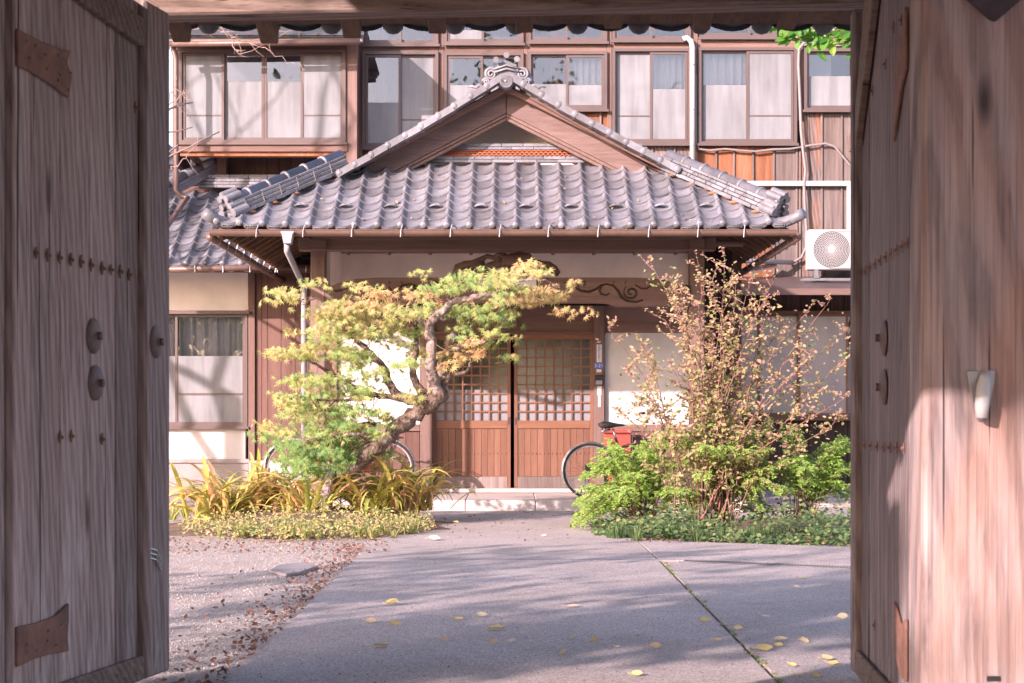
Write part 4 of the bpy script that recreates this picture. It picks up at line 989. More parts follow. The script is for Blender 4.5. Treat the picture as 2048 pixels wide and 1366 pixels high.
# ---------------------------------------------------------------- bicycles and red boxes
def bicycle(name, label, base, yaw, frame_m, wheel_r=.325, group=None, rack=True):
    root = thing(name, label, 'bicycle', base, group); root.rotation_euler = (R(-4), 0, yaw)
    def add(nm, b, m, par=root, smooth=True):
        o = bpy.data.objects.new(nm, b.mesh(nm, m, smooth)); C.objects.link(o); o.parent = par; WL[o.name] = Vector((0,0,0)); return o
    r = wheel_r; rear, front = Vector((0,0,r)), Vector((1.08,0,r))
    for c, drop in ((rear, False), (front, False)):
        b = MB(); b.tube([c+Vector((r*math.cos(a*math.pi/20)*.96,0,r*math.sin(a*math.pi/20)*.96)) for a in range(41)], .017, 8, False)
        wh = add('wheel', b, M['rubber'])
        b = MB(); b.tube([c+Vector((r*.91*math.cos(a*math.pi/20),0,r*.91*math.sin(a*math.pi/20))) for a in range(41)], .012, 6, False); add('rim', b, M['alloy'], wh)
        b = MB()
        for i in range(28):
            a = 2*math.pi*i/28; sd = .025 if i % 2 else -.025; b.tube([c+Vector((.02*math.cos(a+1.2),sd,.02*math.sin(a+1.2))), c+Vector((r*.91*math.cos(a),0,r*.91*math.sin(a)))], .0018, 3)
        b.tube([c+Vector((0,-.045,0)), c+Vector((0,.045,0))], .022, 10); add('spokes', b, M['steel'], wh)
        b = MB(); n = 22; a0, a1 = (R(15), R(205)) if c is rear else (R(10), R(170))
        rr = r+.022
        for i in range(n+1):
            a = a0+(a1-a0)*i/n
            for y, q in ((-.03,-.012),(-.015,.004),(.015,.004),(.03,-.012)): b.v.append((c.x+(rr+q)*math.cos(a), y, c.z+(rr+q)*math.sin(a)))
        for i in range(n):
            for k in range(3): j = i*4+k; b.face((j, j+1, j+5, j+4))
        add('mudguard', b, M['alloy'])
    bb = Vector((.44,0,.29)); seat = Vector((.30,0,.70)); head = Vector((.86,0,.80)); headl = Vector((.91,0,.62))
    b = MB()
    for p, q, rd in ((bb,seat,.016),(bb,headl,.018),(seat.lerp(bb,.3),headl.lerp(head,.6),.016),(headl,head,.019)): b.tube([p,q], rd, 10)
    for s in (-1,1):
        y = Vector((0,s*.055,0)); b.tube([rear+y, bb+y*.3], .009, 8); b.tube([rear+y, seat.lerp(bb,.2)+y*.2], .008, 8); b.tube([headl+y*.5, front+y], .011, 8)
    add('frame', b, frame_m)
    b = MB(); b.tube([seat-(seat-bb)*.1, Vector((.275,0,.80))], .013, 8); add('seat_post', b, M['steel'])
    b = MB(); b.tube([Vector((.12,0,.835)), Vector((.16,0,.845)), Vector((.24,0,.84)), Vector((.32,0,.845)), Vector((.41,0,.84))], [.06,.095,.085,.045,.022], 12)
    for i, v in enumerate(b.v): b.v[i] = (v[0], v[1], .84+(v[2]-.84)*.45)
    sd_ = add('saddle', b, M['rubber']); b = MB()
    for y in (-.06,.06): b.tube([Vector((.16,y,.80)), Vector((.16,y*.9,.77)), Vector((.24,0,.79))], .012, 6)
    add('saddle_springs', b, M['steel'], sd_)
    b = MB(); b.tube([head, head+Vector((-.03,0,.14))], .012, 8); b.tube([Vector((.62,-.27,.98)),Vector((.75,-.25,1.0)),Vector((.85,-.12,.98)),Vector((.85,.12,.98)),Vector((.75,.25,1.0)),Vector((.62,.27,.98))], .011, 8)
    hb = add('handlebar', b, M['steel']); b = MB()
    for y in (-.27,.27): b.tube([Vector((.61,y,.98)), Vector((.72,y*.95,1.0))], .017, 8)
    add('grips', b, M['rubber'], hb)
    b = MB(); b.tube([bb+Vector((0,-.07,0)), bb+Vector((0,.07,0))], .02, 8)
    for i in range(25): pass
    b.tube([bb+Vector((.09*math.cos(a*math.pi/12),-.05,.09*math.sin(a*math.pi/12))) for a in range(25)], .006, 5, False)
    for s in (-1,1): b.tube([bb+Vector((0,s*.07,0)), bb+Vector((s*.12,s*.08,-.11))], .009, 6); b.obox(bb+Vector((s*.12,s*.13,-.11)), Vector((.045,0,0)), Vector((0,.04,0)), Vector((0,0,.012)))
    add('crankset', b, M['steel'])
    b = MB(); b.obox(Vector((.23,-.06,.33)), Vector((.30,0,-.0)), Vector((0,.012,0)), Vector((0,0,.055))); add('chain_guard', b, frame_m, smooth=False)
    b = MB(); 
    for s in (-1,1): b.tube([Vector((.24,s*.05,.69)), Vector((-.2,s*.06,.69)), Vector((-.2,0,.69))], .006, 6); b.tube([rear+Vector((0,s*.06,0)), Vector((-.15,s*.06,.69))], .005, 6)
    for i in range(4): b.tube([Vector((.15-i*.1,-.055,.69)), Vector((.15-i*.1,.055,.69))], .005, 5)
    if rack: add('luggage_rack', b, M['iron_dark'])
    b = MB(); 
    for s in (-1,1): b.tube([rear+Vector((0,s*.07,0)), Vector((-.12,s*.12,.0))], .008, 6)
    b.tube([Vector((-.12,-.12,.0)), Vector((-.12,.12,.0))], .008, 6); add('stand', b, M['steel'])
    return root
bicycle('bicycle', 'bicycle with black saddle standing behind the feathery green shrub', (P(1183,998,20.32).x, 20.55, .12), R(10), M['iron_dark'], .315, rack=False)
lb = bicycle('bicycle', 'red bicycle parked behind the leaning maple trunk', (P(768,998,20.9).x, 21.2, .12), R(188), M['red'], .33)
def red_box(name, label, px0, py0, px1, py1, Y, d):
    t = thing(name, label, 'mailbox', P((px0+px1)/2, py1, Y)); x0, x1, z0, z1 = XX(px0,Y), XX(px1,Y), ZZ(py1,Y), ZZ(py0,Y)
    MB().box(x0, x1, Y, Y+d, z0, z1).build('box', M['red'], t, bevel=.008)
    MB().box(x0-.02, x1+.02, Y-.04, Y+d, z1+.001, z1+.05).build('lid', M['red'], t, bevel=.015)
    MB().box(x0+.04, x1-.04, Y-.008, Y-.001, z0+.10, z1-.10).build('door', M['red'], t, bevel=.004); MB().box(x0+.1, x1-.1, Y-.014, Y-.009, z0+.02, z0+.05).build('slot', M['steel'], t)
    MB().box(x0+.05, x0+.1, Y+.02, Y+.06, .12, z0-.001).build('leg', M['red'], t); MB().box(x1-.1, x1-.05, Y+.02, Y+.06, .12, z0-.001).build('leg', M['red'], t)
red_box('red_mailbox', 'red metal box under the white wall behind the bicycle saddle', 1209, 867, 1262, 912, 21.75, .22)
red_box('red_mailbox', 'small red box by the wall behind the maple foliage', 652, 846, 688, 890, 21.8, .2)

# ---------------------------------------------------------------- foliage helpers
def rv(s=1): return Vector((random.gauss(0,s), random.gauss(0,s), random.gauss(0,s)))
class Leaves(MB):
    def __init__(s): super().__init__(); s.t = []
    def frame(s, nrm, direc):
        n = nrm.normalized(); d = (direc-n*direc.dot(n)); d = d.normalized() if d.length > 1e-5 else n.orthogonal().normalized(); return d, n.cross(d), n
    def add(s, c, nrm, direc, size, tint, shape):
        d, sd, n = s.frame(nrm, direc); k = len(s.v)
        pts, faces = shape
        for (x, y, z) in pts: s.v.append(tuple(c+(d*y+sd*x+n*z)*size))
        for f in faces: s.face(tuple(k+i for i in f)); s.t.append(tint)
    def done(s, name, m, parent=None, stuff=True):
        s.att = {'tint': [min(1, max(0, t)) for t in s.t]}; o = s.build(name, m, parent)
        if stuff and parent is None: o['kind'] = 'stuff'
        return o
def palmate(lobes=7):
    pts = [(0,0,0)]; faces = []; out = []
    for i in range(lobes):
        a = R(-118+236*i/(lobes-1)); ln = (.55+.45*math.cos(a*.62)); out.append((math.sin(a)*ln, math.cos(a)*ln, -.12*ln))
        if i < lobes-1:
            a2 = R(-118+236*(i+.5)/(lobes-1)); out.append((math.sin(a2)*.29, math.cos(a2)*.29, .02))
    pts += out
    for i in range(0, len(out), 2):
        b = i+1; l_ = b-1 if i > 0 else None; r_ = b+1 if i < len(out)-1 else None
        f = [0]+([b-1] if i > 0 else [])+[b]+([b+1] if i < len(out)-1 else []); faces.append(tuple(f)) if len(f) > 2 else None
    return pts, faces
SH_MAPLE = palmate()
SH_OVAL = ([(0,0,0),(.26,.3,.05),(.22,.7,.04),(0,1,-.06),(-.22,.7,.04),(-.26,.3,.05),(0,.5,-.02)], [(0,1,6),(1,2,6),(2,3,6),(3,4,6),(4,5,6),(5,0,6)])
SH_SMALL = ([(0,0,0),(.28,.5,.04),(0,1,0),(-.28,.5,.04)], [(0,1,2,3)])
SH_ROUND = ([(0,0,0),(.4,.25,.05),(.42,.65,.03),(0,1,-.03),(-.42,.65,.03),(-.4,.25,.05)], [(0,1,2,3),(0,3,4,5)])
def smoothpts(pts, n=4):
    out = []; pts = [Vector(p) for p in pts]
    for i in range(len(pts)-1):
        p0, p1, p2, p3 = pts[max(i-1,0)], pts[i], pts[i+1], pts[min(i+2,len(pts)-1)]
        for k in range(n):
            t = k/n; out.append(.5*((2*p1)+(p2-p0)*t+(2*p0-5*p1+4*p2-p3)*t*t+(3*p1-p0-3*p2+p3)*t**3))
    out.append(pts[-1]); return out
def limb(b, px, radii, n=9, jit=.006, sub=5):
    pts = smoothpts([P(*q) for q in px], sub); K = len(pts); rr = []
    for i in range(K):
        t = i/(K-1)*(len(radii)-1); j = min(int(t), len(radii)-2); f = t-j; rr.append((radii[j]*(1-f)+radii[j+1]*f)*random.uniform(.92,1.1))
    pts = [p+rv(jit) if 0 < i < K-1 else p for i, p in enumerate(pts)]; b.tube(pts, rr, n); return pts

# ---------------------------------------------------------------- Japanese maple
YT = 17.5
maple = thing('maple_tree', 'leaning Japanese maple turning yellow and orange in front of the porch', 'tree', P(652,1012,YT))
b = MB()
trunk_pts = limb(b, [(640,1035,YT),(650,1000,YT),(664,968,YT),(700,938,YT),(752,893,YT),(800,852,YT+.05),(848,815,YT+.05),(884,788,YT+.05)], [.10,.085,.08,.083,.082,.078,.085,.074], 14, .008, 6)
maple_trunk = b.build('trunk', M['bark'], maple, smooth=True)
b = MB(); limb(b, [(648,1025,YT-.1),(652,985,YT-.12),(660,950,YT-.08),(668,930,YT-.02)], [.075,.06,.05,.03], 10); b.build('side_stem', M['bark_pale'], maple, smooth=True)
br_defs = [
 ([(876,796,YT+.05),(866,768,YT),(860,730,YT-.05),(862,690,YT-.05),(857,655,YT-.05),(866,640,YT-.05),(888,620,YT-.1),(905,606,YT-.1),(930,598,YT-.15),(958,592,YT-.2),(985,590,YT-.2),(1008,598,YT-.2)], [.075,.062,.055,.048,.042,.042,.038,.034,.030,.026,.022,.010], 'bark_pale'),
 ([(858,812,YT+.05),(836,802,YT+.1),(806,796,YT+.1),(782,775,YT+.1),(768,740,YT+.1),(748,712,YT+.1),(718,682,YT+.15),(708,662,YT+.15),(684,638,YT+.2),(655,622,YT+.2)], [.06,.055,.048,.04,.034,.030,.025,.02,.014,.006], 'bark'),
 ([(860,806,YT),(838,775,YT+.05),(826,745,YT+.05),(832,700,YT+.1),(834,662,YT+.1),(830,640,YT+.1)], [.05,.04,.034,.028,.022,.012], 'bark'),
 ([(886,792,YT+.1),(884,750,YT+.2),(888,715,YT+.2),(925,690,YT+.1),(950,685,YT+.05),(972,684,YT)], [.06,.05,.042,.035,.028,.012], 'bark_pale'),
 ([(884,775,YT+.1),(900,752,YT+.05),(925,745,YT),(940,732,YT),(944,712,YT)], [.03,.025,.02,.014,.007], 'bark'),
 ([(858,652,YT-.05),(838,640,YT+.0),(812,624,YT),(780,622,YT+.05),(740,622,YT+.1),(720,600,YT+.1)], [.026,.022,.016,.012,.009,.004], 'bark_pale'),
 ([(800,796,YT+.1),(750,790,YT+.15),(700,770,YT+.2),(640,735,YT+.2),(600,712,YT+.2),(545,705,YT+.2)], [.03,.026,.02,.015,.01,.004], 'bark'),
 ([(750,790,YT+.1),(700,800,YT+.0),(650,800,YT-.1),(580,790,YT-.15)], [.022,.016,.012,.004], 'bark'),
 ([(760,885,YT),(720,870,YT-.15),(670,870,YT-.25),(610,880,YT-.3)], [.03,.022,.014,.005], 'bark'),
 ([(985,590,YT-.2),(1010,575,YT-.2),(1045,560,YT-.2),(1090,560,YT-.2),(1125,580,YT-.2)], [.016,.012,.009,.007,.003], 'bark_pale'),
 ([(1008,598,YT-.2),(1016,604,YT-.2),(1030,598,YT-.2)], [.014,.012,.006], 'bark_pale'),
 ([(708,662,YT+.15),(680,655,YT+.1),(640,600,YT+.1),(600,598,YT+.1)], [.014,.010,.006,.003], 'bark'),
 ([(870,640,YT),(910,640,YT+.2),(960,630,YT+.25),(1000,600,YT+.3)], [.022,.016,.01,.004], 'bark'),
 ([(1012,705,YT),(1014,680,YT)], [.001,.001], 'bark')][:13]
mb_pts = []
for q, rr, m in br_defs:
    b = MB(); mb_pts += limb(b, q, rr, 10 if rr[0] > .03 else 7, .006); b.build('branch', M[m], maple, smooth=True)
b = MB(); c = P(905,674,YT-.1); b.tube([c+Vector((-.05,.05,-.06)), c, c+Vector((.01,-.03,.01))], [.035,.04,.038], 10); b.build('cut_stub', M['bark_pale'], maple, smooth=True)
pads = [(1085,575,48,26,110,.72),(1045,545,42,20,90,.62),(1010,575,50,22,110,.38),(1065,610,55,12,50,.7),(965,560,42,18,70,.35),(890,572,42,18,70,.35),(850,560,30,10,25,.5),
 (800,598,55,14,100,.85),(745,612,45,16,80,.75),(690,572,60,14,50,.5),(600,600,48,14,60,.55),(640,612,50,15,80,.62),(700,625,55,18,110,.62),(760,640,62,20,130,.55),(830,625,45,14,70,.5),(900,625,60,22,150,.32),(960,632,48,26,140,.34),(985,670,30,18,60,.42),
 (650,660,45,14,70,.58),(715,672,60,20,130,.42),(785,668,55,20,120,.42),(915,700,36,14,70,.82),(880,716,36,12,55,.7),(560,702,48,9,60,.58),(615,706,50,15,90,.5),(672,715,55,18,110,.4),(730,722,48,20,90,.4),(790,735,40,18,50,.4),
 (600,760,50,12,50,.5),(655,768,55,20,110,.4),(720,775,55,20,110,.32),(775,790,40,16,60,.5),(570,795,34,12,45,.6),(630,812,55,18,110,.42),(695,818,60,18,130,.25),(750,830,42,14,60,.25),
 (590,850,40,12,40,.6),(645,862,55,20,130,.28),(710,850,48,16,90,.6),(625,905,60,26,220,.2),(690,890,55,24,190,.18),(650,930,62,16,120,.16),(735,880,24,14,40,.3),(588,892,36,20,110,.16),(600,935,42,14,90,.18),(655,905,50,24,120,.12),(540,710,26,6,22,.65),(1120,580,22,18,40,.75)]
tw = MB(); cr = Leaves()
for (px, py, rx, ry, n, tb) in pads:
    for _ in range(max(3, n//26)):                                   # fine twigs joining each pad to the nearest wood
        c = P(px+random.uniform(-.6,.6)*rx, py+random.uniform(-.3,.5)*ry, YT+random.uniform(-.3,.3)); nb_ = min(mb_pts, key=lambda p: (p-c).length+.4*random.random())
        mid = nb_.lerp(c,.5)+Vector((0,0,-.03))+rv(.02); tw.tube([nb_, mid, c], [.006,.004,.002], 4)
    sub = [(random.gauss(0,.68), random.gauss(0,.55), random.gauss(0,.35)) for _ in range(max(2, n//14))]
    for i in range(int(n*1.2)):
        sx, sy, sz = random.choice(sub); e1 = random.gauss(0,.34); x = px+rx*(sx+e1); y = py+ry*1.4*sy+random.gauss(0,5.0)-e1*4*(1 if px > 800 else -1)
        c = P(x, y, YT+(px-850)/850*-.1+sz*.9+random.gauss(0,.10))
        nrm = Vector((random.gauss(-.15,.4), random.gauss(-.8,.35), random.gauss(.6,.3))); dr = Vector((random.gauss((x-px)/rx*.8-.15,.5), random.gauss(-.5,.4), random.gauss(-.55,.3)))
        cr.add(c, nrm, dr, random.uniform(.042,.068), tb*.9+random.gauss(0,.12), SH_MAPLE)
tw.build('twigs', M['stem_brown'], maple)['kind'] = 'stuff'
cr.done('crown', M['maple'], maple); 

# ---------------------------------------------------------------- tall red stemmed shrub on the right
YS = 16.8
shrub = thing('tall_shrub', 'tall sparse shrub with red stems and pinkish yellow leaves by the right pillar', 'shrub', (XX(1430,YS), YS, .1))
tips = [(1302,528),(1215,655),(1405,540),(1478,542),(1360,575),(1548,560),(1600,640),(1660,600),(1712,700),(1690,660),(1255,740),(1240,820),(1330,640),(1445,580),(1560,660),(1630,700),(1700,790),(1520,600),(1380,650),(1290,700),(1470,640),(1420,690),(1640,780),(1590,740),(1500,720),(1340,730),(1275,800),(1680,840),(1350,600),(1425,560),(1320,560),(1450,520),(1500,560),(1540,610),(1395,600)]
lv = Leaves(); fine = MB(); allp = []
for i, (tx, ty) in enumerate(tips):
    yy = YS+random.uniform(-.5,.6); bx = 1430+random.uniform(-38,38); by = 1050+random.uniform(-6,8)
    if i in (1,10,11,19,26): bx -= 45
    m1 = (bx+(tx-bx)*.25+random.uniform(-8,8), by+(ty-by)*.42, YS+(yy-YS)*.4); m2 = (bx+(tx-bx)*.62+random.uniform(-10,10), by+(ty-by)*.76, YS+(yy-YS)*.75)
    b = MB(); pts = limb(b, [(bx,by,YS+random.uniform(-.1,.1)), m1, m2, (tx,ty,yy)], [random.uniform(.006,.011),.006,.004,.002], 6, .006, 6)
    b.build('stem', M['stem'] if random.random() < .3 else M['stem_brown'], shrub, smooth=True)
    K = len(pts); allp += [(q_, j_/K) for j_, q_ in enumerate(pts) if j_ > 2]
    for j in range(5, K):
        t = j/K
        if random.random() < .75:
            base = pts[j]; d = Vector((random.gauss(0,.6), random.gauss(0,.5), random.uniform(.1,.9))).normalized()*random.uniform(.12,.34)*(1.2-t*.5)
            e = base+d; fine.tube([base, base+d*.5+Vector((0,0,-.01)), e], [.0042,.003,.0015], 4)
            for k in range(random.randint(10,20)):
                q = base+d*random.uniform(.25,1.05); lv.add(q, Vector((random.gauss(0,.5), random.gauss(-.6,.4), random.gauss(.7,.4))), Vector((random.gauss(0,.8), random.gauss(-.2,.5), random.gauss(.1,.5))), random.uniform(.03,.058)*(1.15-.45*t), random.gauss(.34+.4*t,.22), SH_OVAL)
fine.build('twigs', M['stem'], shrub)['kind'] = 'stuff'
for _ in range(4300):
    q_, t = random.choice(allp)
    if random.random() < t*.55: continue
    lv.add(q_+rv(.07), Vector((random.gauss(0,.5), random.gauss(-.6,.4), .7)), rv(), random.uniform(.022,.056), random.gauss(.42+.25*t,.3), SH_OVAL)
lv.done('foliage', M['shrubleaf'], shrub)
# ---------------------------------------------------------------- feathery green shrubs (pinnate sprays)
def feathery(label, base, sprays, seed, Yb, tint=.4):
    random.seed(seed); t = thing('feathery_shrub', label, 'shrub', (XX(base[0],Yb), Yb, .06), 'feathery green shrubs around the tall shrub')
    lv = Leaves(); st_ = MB()
    for (tx, ty, n, spread) in sprays:
        for _ in range(n):
            x, y = tx+random.gauss(0,spread), ty+random.gauss(0,spread*.8); yy = Yb+random.gauss(0,.3)
            b0 = P(base[0]+random.gauss(0,14), base[1], Yb); e = P(x,y,yy); mid = b0.lerp(e,.55)+Vector((0,0,.12+.1*random.random()))
            pts = smoothpts([b0, mid, e], 8); st_.tube(pts[::2]+[pts[-1]], [.005]*len(pts[::2])+[.0015], 4)
            K = len(pts)
            for j in range(5, K):
                for s in (-1,1):
                    fd = (pts[min(j+1,K-1)]-pts[j-1]).normalized(); sd = fd.cross(Vector((0,0,1))).normalized()*s
                    dv = (sd*.7+fd*.6+rv(.2)).normalized(); ln = random.uniform(.08,.15)*(1.15-.5*j/K); p0 = pts[j]
                    for k in range(6):
                        q = p0+dv*ln*(k+1)/6+Vector((0,0,-.012*k*k/9)); 
                        for s2 in (-1,1): lv.add(q, Vector((random.gauss(0,.3), -.5+random.gauss(0,.3), .8)), (fd*.6*s2+dv*.7+rv(.15)), random.uniform(.020,.034), tint+random.gauss(0,.22), SH_SMALL)
    st_.build('stems', M['stem_brown'], t)['kind'] = 'stuff'; lv.done('foliage', M['fern'], t)
feathery('feathery green shrub spilling over the path beside the bicycle wheel', (1290,1050), [(1160,1030,5,12),(1175,975,6,16),(1200,930,6,16),(1245,915,6,16),(1290,920,6,16),(1330,930,6,18),(1240,985,6,18),(1340,985,6,18),(1210,1015,4,12),(1270,955,6,20),(1180,1000,5,14),(1225,895,4,12),(1300,885,5,14)], 3, 17.2)
feathery('feathery green shrub behind the stems of the tall shrub', (1430,1040), [(1380,900,6,20),(1430,890,6,20),(1480,890,6,20),(1530,900,6,18),(1400,960,5,20),(1500,960,5,20),(1550,950,4,15),(1350,880,5,15),(1450,850,5,20),(1520,860,5,18),(1400,860,4,16),(1370,1000,6,18),(1440,985,6,20),(1510,1000,6,20),(1560,985,5,16)], 4, 17.1, .5)
feathery('feathery green shrub beside the right gate door leaf', (1600,1045), [(1560,940,5,16),(1610,920,6,16),(1650,905,6,14),(1690,890,6,12),(1640,960,5,16),(1690,950,5,14),(1700,985,4,12),(1590,880,4,14),(1715,930,4,10)], 5, 17.2, .36)
# ---------------------------------------------------------------- strap leaved plants under the maple
random.seed(21)
def strap_mesh(k):
    b = MB(); n = 10; ln = 1.0; bend = random.uniform(1.2,3.0); w = random.uniform(.024,.036); tw_ = random.uniform(-.6,.6); p = Vector((0,0,0)); a = R(82)
    for i in range(n+1):
        t = i/n; ww = w*(.55+1.2*t if t < .35 else .97*(1-((t-.35)/.65)**2.2)+.02); rx = math.cos(tw_*t); rz = math.sin(tw_*t)
        up = Vector((0,-math.sin(a),math.cos(a))); sd = Vector((1,0,0))
        for s in (-1,0,1): q = p+(sd*rx+up*rz)*ww*s+up*(-.25*ww if s == 0 else 0); b.v.append(tuple(q))
        p = p+Vector((0,math.cos(a),math.sin(a)))*ln/n; a -= bend/n*(.4+1.4*t)
    for i in range(n):
        for k2 in range(2): j = i*3+k2; b.face((j, j+1, j+4, j+3))
    return b.mesh('leaf', M['strap'], True)
SM = [strap_mesh(i) for i in range(9)]
splants = [((425,1045,17.3),26,'strap leaved plant with drooping yellow leaves at the far left of the bed'),((470,1040,17.6),26,'strap leaved plant beside the leftmost one in the bed'),((520,1035,17.9),26,'strap leaved plant with two tall upright leaves in the left bed'),
 ((575,1035,17.8),24,'strap leaved plant midway between tall upright leaves and maple trunk'),((618,1045,17.4),22,'strap leaved plant just left of the maple trunk base'),((735,1025,17.6),26,'strap leaved plant just right of the maple trunk base'),((790,1020,17.8),28,'strap leaved plant in front of the left bicycle wheel'),((835,1015,18.0),24,'strap leaved plant arching over the path edge near the door')]
for (px,py,Y), n, lab in splants:
    base = P(px,py,Y); base.z = max(base.z, .05); t = thing('strap_leaf_plant', lab, 'plant', base, 'strap leaved plants under the maple')
    for i in range(int(n*2.7)):
        s = random.uniform(.45,.92); o = link('leaf', random.choice(SM), t, base+Vector((random.gauss(0,.09), random.gauss(0,.09), -.03)), (random.uniform(-.62,.05), random.uniform(-.25,.25), random.uniform(0,2*math.pi)), (s*1.0,s,s))
    if px == 520 or px == 425:
        for k in range(2 if px == 520 else 1): link('leaf', SM[0], t, base+Vector((.0-.06*k,-.05,0)), (R(10),R(-6+12*k),R(20)), (.8,.45,.86+.05*k))
# ---------------------------------------------------------------- ground cover, grass, litter, pebbles
random.seed(33)
def scatter(name, label, cat, m, n, fn, size, tb, shape, h=(.0,.12), parent=None):
    lv = Leaves()
    for _ in range(n):
        x, y, hm = fn(); z = random.uniform(*h)*hm
        lv.add(Vector((x,y,z)), Vector((random.gauss(0,.45), random.gauss(-.35,.45), 1)), rv(), random.uniform(*size), random.gauss(tb,.25), shape)
    o = lv.done(name, m, parent); tag(o, label, cat); return o
def bedR():
    while True:
        x, y = random.uniform(.75,4.3), random.uniform(14.9,18.1); e = 15.74-(x-1.06)*.46
        if x < 1.15: e = 15.6+(1.2-x)*1.5
        if y > e+.02*random.random() and random.random() < math.exp(-(y-e)*.8)+.12: return x, y, min(1, .3+(y-e)*1.1)*(1.75 if random.random() < .16 else 1)*(.75+.35*math.sin(x*5.3)+.2*math.sin(x*11+y*4))
scatter('ground_cover', 'dark green ground cover along the right bed edge', 'ground cover', M['cover'], 8500, bedR, (.02,.05), .4, SH_ROUND, (.01,.22))
def bedL():
    while True:
        x, y = random.uniform(-3.1,-.6), random.uniform(15.2,18.2); r = ((x+1.85)/1.3)**2+((y-17.0)/1.5)**2
        if x > -1.15: r += .25
        if r < 1: return x, y, 1-.5*r
scatter('ground_cover', 'yellow green ground cover at the foot of the maple', 'ground cover', M['coverY'], 5200, bedL, (.016,.045), .55, SH_OVAL, (.02,.24))
def tuft(b, c, n, ln, spread):
    for _ in range(n):
        a = random.uniform(0,2*math.pi); d = Vector((math.cos(a),math.sin(a),0)); s = random.uniform(.5,1)*ln; p0 = c+d*random.uniform(0,.04); p1 = p0+d*s*spread*.4+Vector((0,0,s*.7)); p2 = p0+d*s*spread+Vector((0,0,s*random.uniform(.4,.9)))
        w = d.cross(Vector((0,0,1)))*.004; k = len(b.v); b.v += [tuple(p0-w),tuple(p0+w),tuple(p1-w*.8),tuple(p1+w*.8),tuple(p2)]; tt = random.gauss(.35,.25)
        for f in ((0,1,3,2),(2,3,4)): b.face(tuple(k+i for i in f)); b.t.append(tt)
gt = Leaves()
for px, py in [(705,1062),(740,1058),(770,1055),(720,1075),(690,1050),(800,1045),(755,1070),(610,1050),(350,1030),(370,1035),(345,1040),(560,1062),(640,1065),(480,1075),(530,1050)]: tuft(gt, G(px,py), 60, .20, .7)
for _ in range(150): tuft(gt, G(random.uniform(440,830), random.uniform(1030,1078)), 24, random.uniform(.10,.24), .7)
tag(gt.done('grass', M['coverY']), 'pale green grass tufts along the front of the left bed', 'grass')
gt = Leaves()
for _ in range(34): tuft(gt, G(random.uniform(1215,1710), random.uniform(1064,1084)), 26, .2, .5)
tag(gt.done('grass', M['cover']), 'green grass blades along the right slab edge', 'grass')
def litterL():
    k = random.random()
    if k < .42: y = random.uniform(7.2,15.2); return -1.2-abs(random.gauss(0,.2))*(.5+.5*abs(math.sin(y*1.7))), y, 1
    if k < .75: y = random.uniform(14.2,16.0); return random.uniform(-3.2,-1.0), y, 1
    if k < .87: y = random.uniform(7.5,15); return random.uniform(-3,-1.2), y, 1
    if k < .93: return random.uniform(-.9,1.2), random.uniform(15.5,20), 1
    return random.uniform(1.0,3), 15.5-random.uniform(0,.1), 1
scatter('leaf_litter', 'brown dry leaf litter along the left path edge', 'leaf litter', M['litter'], 1900, litterL, (.015,.040), .34, SH_OVAL, (.006,.02))
rl_ = Leaves()
for _ in range(90):
    x = random.choice((-2.3,-1.85,-1.4,-.9,-.2,.6,1.2,2.0))+random.gauss(0,.18) if random.random() < .7 else random.uniform(-2.6,2.4); y = YE+random.choice((.1,.42,.45,.8,1.1))+random.gauss(0,.06)
    rl_.add(Vector((x,y,zt(y)+.075)), Vector((0,-.5,.8))+rv(.3), rv(), random.uniform(.025,.05), random.gauss(.75,.2), SH_OVAL)
tag(rl_.done('leaf_litter', M['litter']), 'dry leaves caught on the porch roof tiles', 'leaf litter')
pb = MB(); pb2 = Leaves()
for _ in range(7000):
    y = 7+9*random.random()**1.5; x = random.uniform(-.21*y-.1, -1.24)
    r = random.uniform(.003,.007); c = Vector((x,y,-.010)); a = random.uniform(0,6); k = len(pb.v)
    for i in range(4): pb.v.append((c.x+r*math.cos(a+i*1.57)*random.uniform(.7,1.2), c.y+r*math.sin(a+i*1.57), c.z))
    pb.v.append((c.x, c.y, c.z+r*.9)); [pb.face((k+i, k+(i+1)%4, k+4)) for i in range(4)]
tag(pb.build('gravel', M['pebble']), 'pale loose gravel left of the concrete path', 'gravel', kind='stuff')
gb_ = Leaves()
for _ in range(2600):
    y = 7.2+12.5*random.random()**1.4; x = random.uniform(-1.15,2.6) if y < 14 else random.uniform(-1.15,1.0)
    gb_.add(Vector((x,y,.007)), Vector((0,-.3,1))+rv(.3), rv(), random.choice((.004,.006,.008,.013)), random.gauss(.3,.3), SH_SMALL)
tag(gb_.done('grit', M['litter']), 'fine dark grit and leaf crumbs strewn on the concrete', 'grit')
# moss and weeds in the slab joint
jm = Leaves()
for _ in range(150):
    y = random.choice((7.6,8.3,9.4,10.6,11.2,12.5,13.1))+random.gauss(0,.22); jm.add(Vector((1.125+random.gauss(0,.012), y, .004)), Vector((rv(.4).x, -.3, 1)), rv(), random.uniform(.01,.035), random.gauss(.75,.3), SH_ROUND)
tag(jm.done('joint_moss', M['cover']), 'moss and scraps in the joint between the slabs', 'moss')
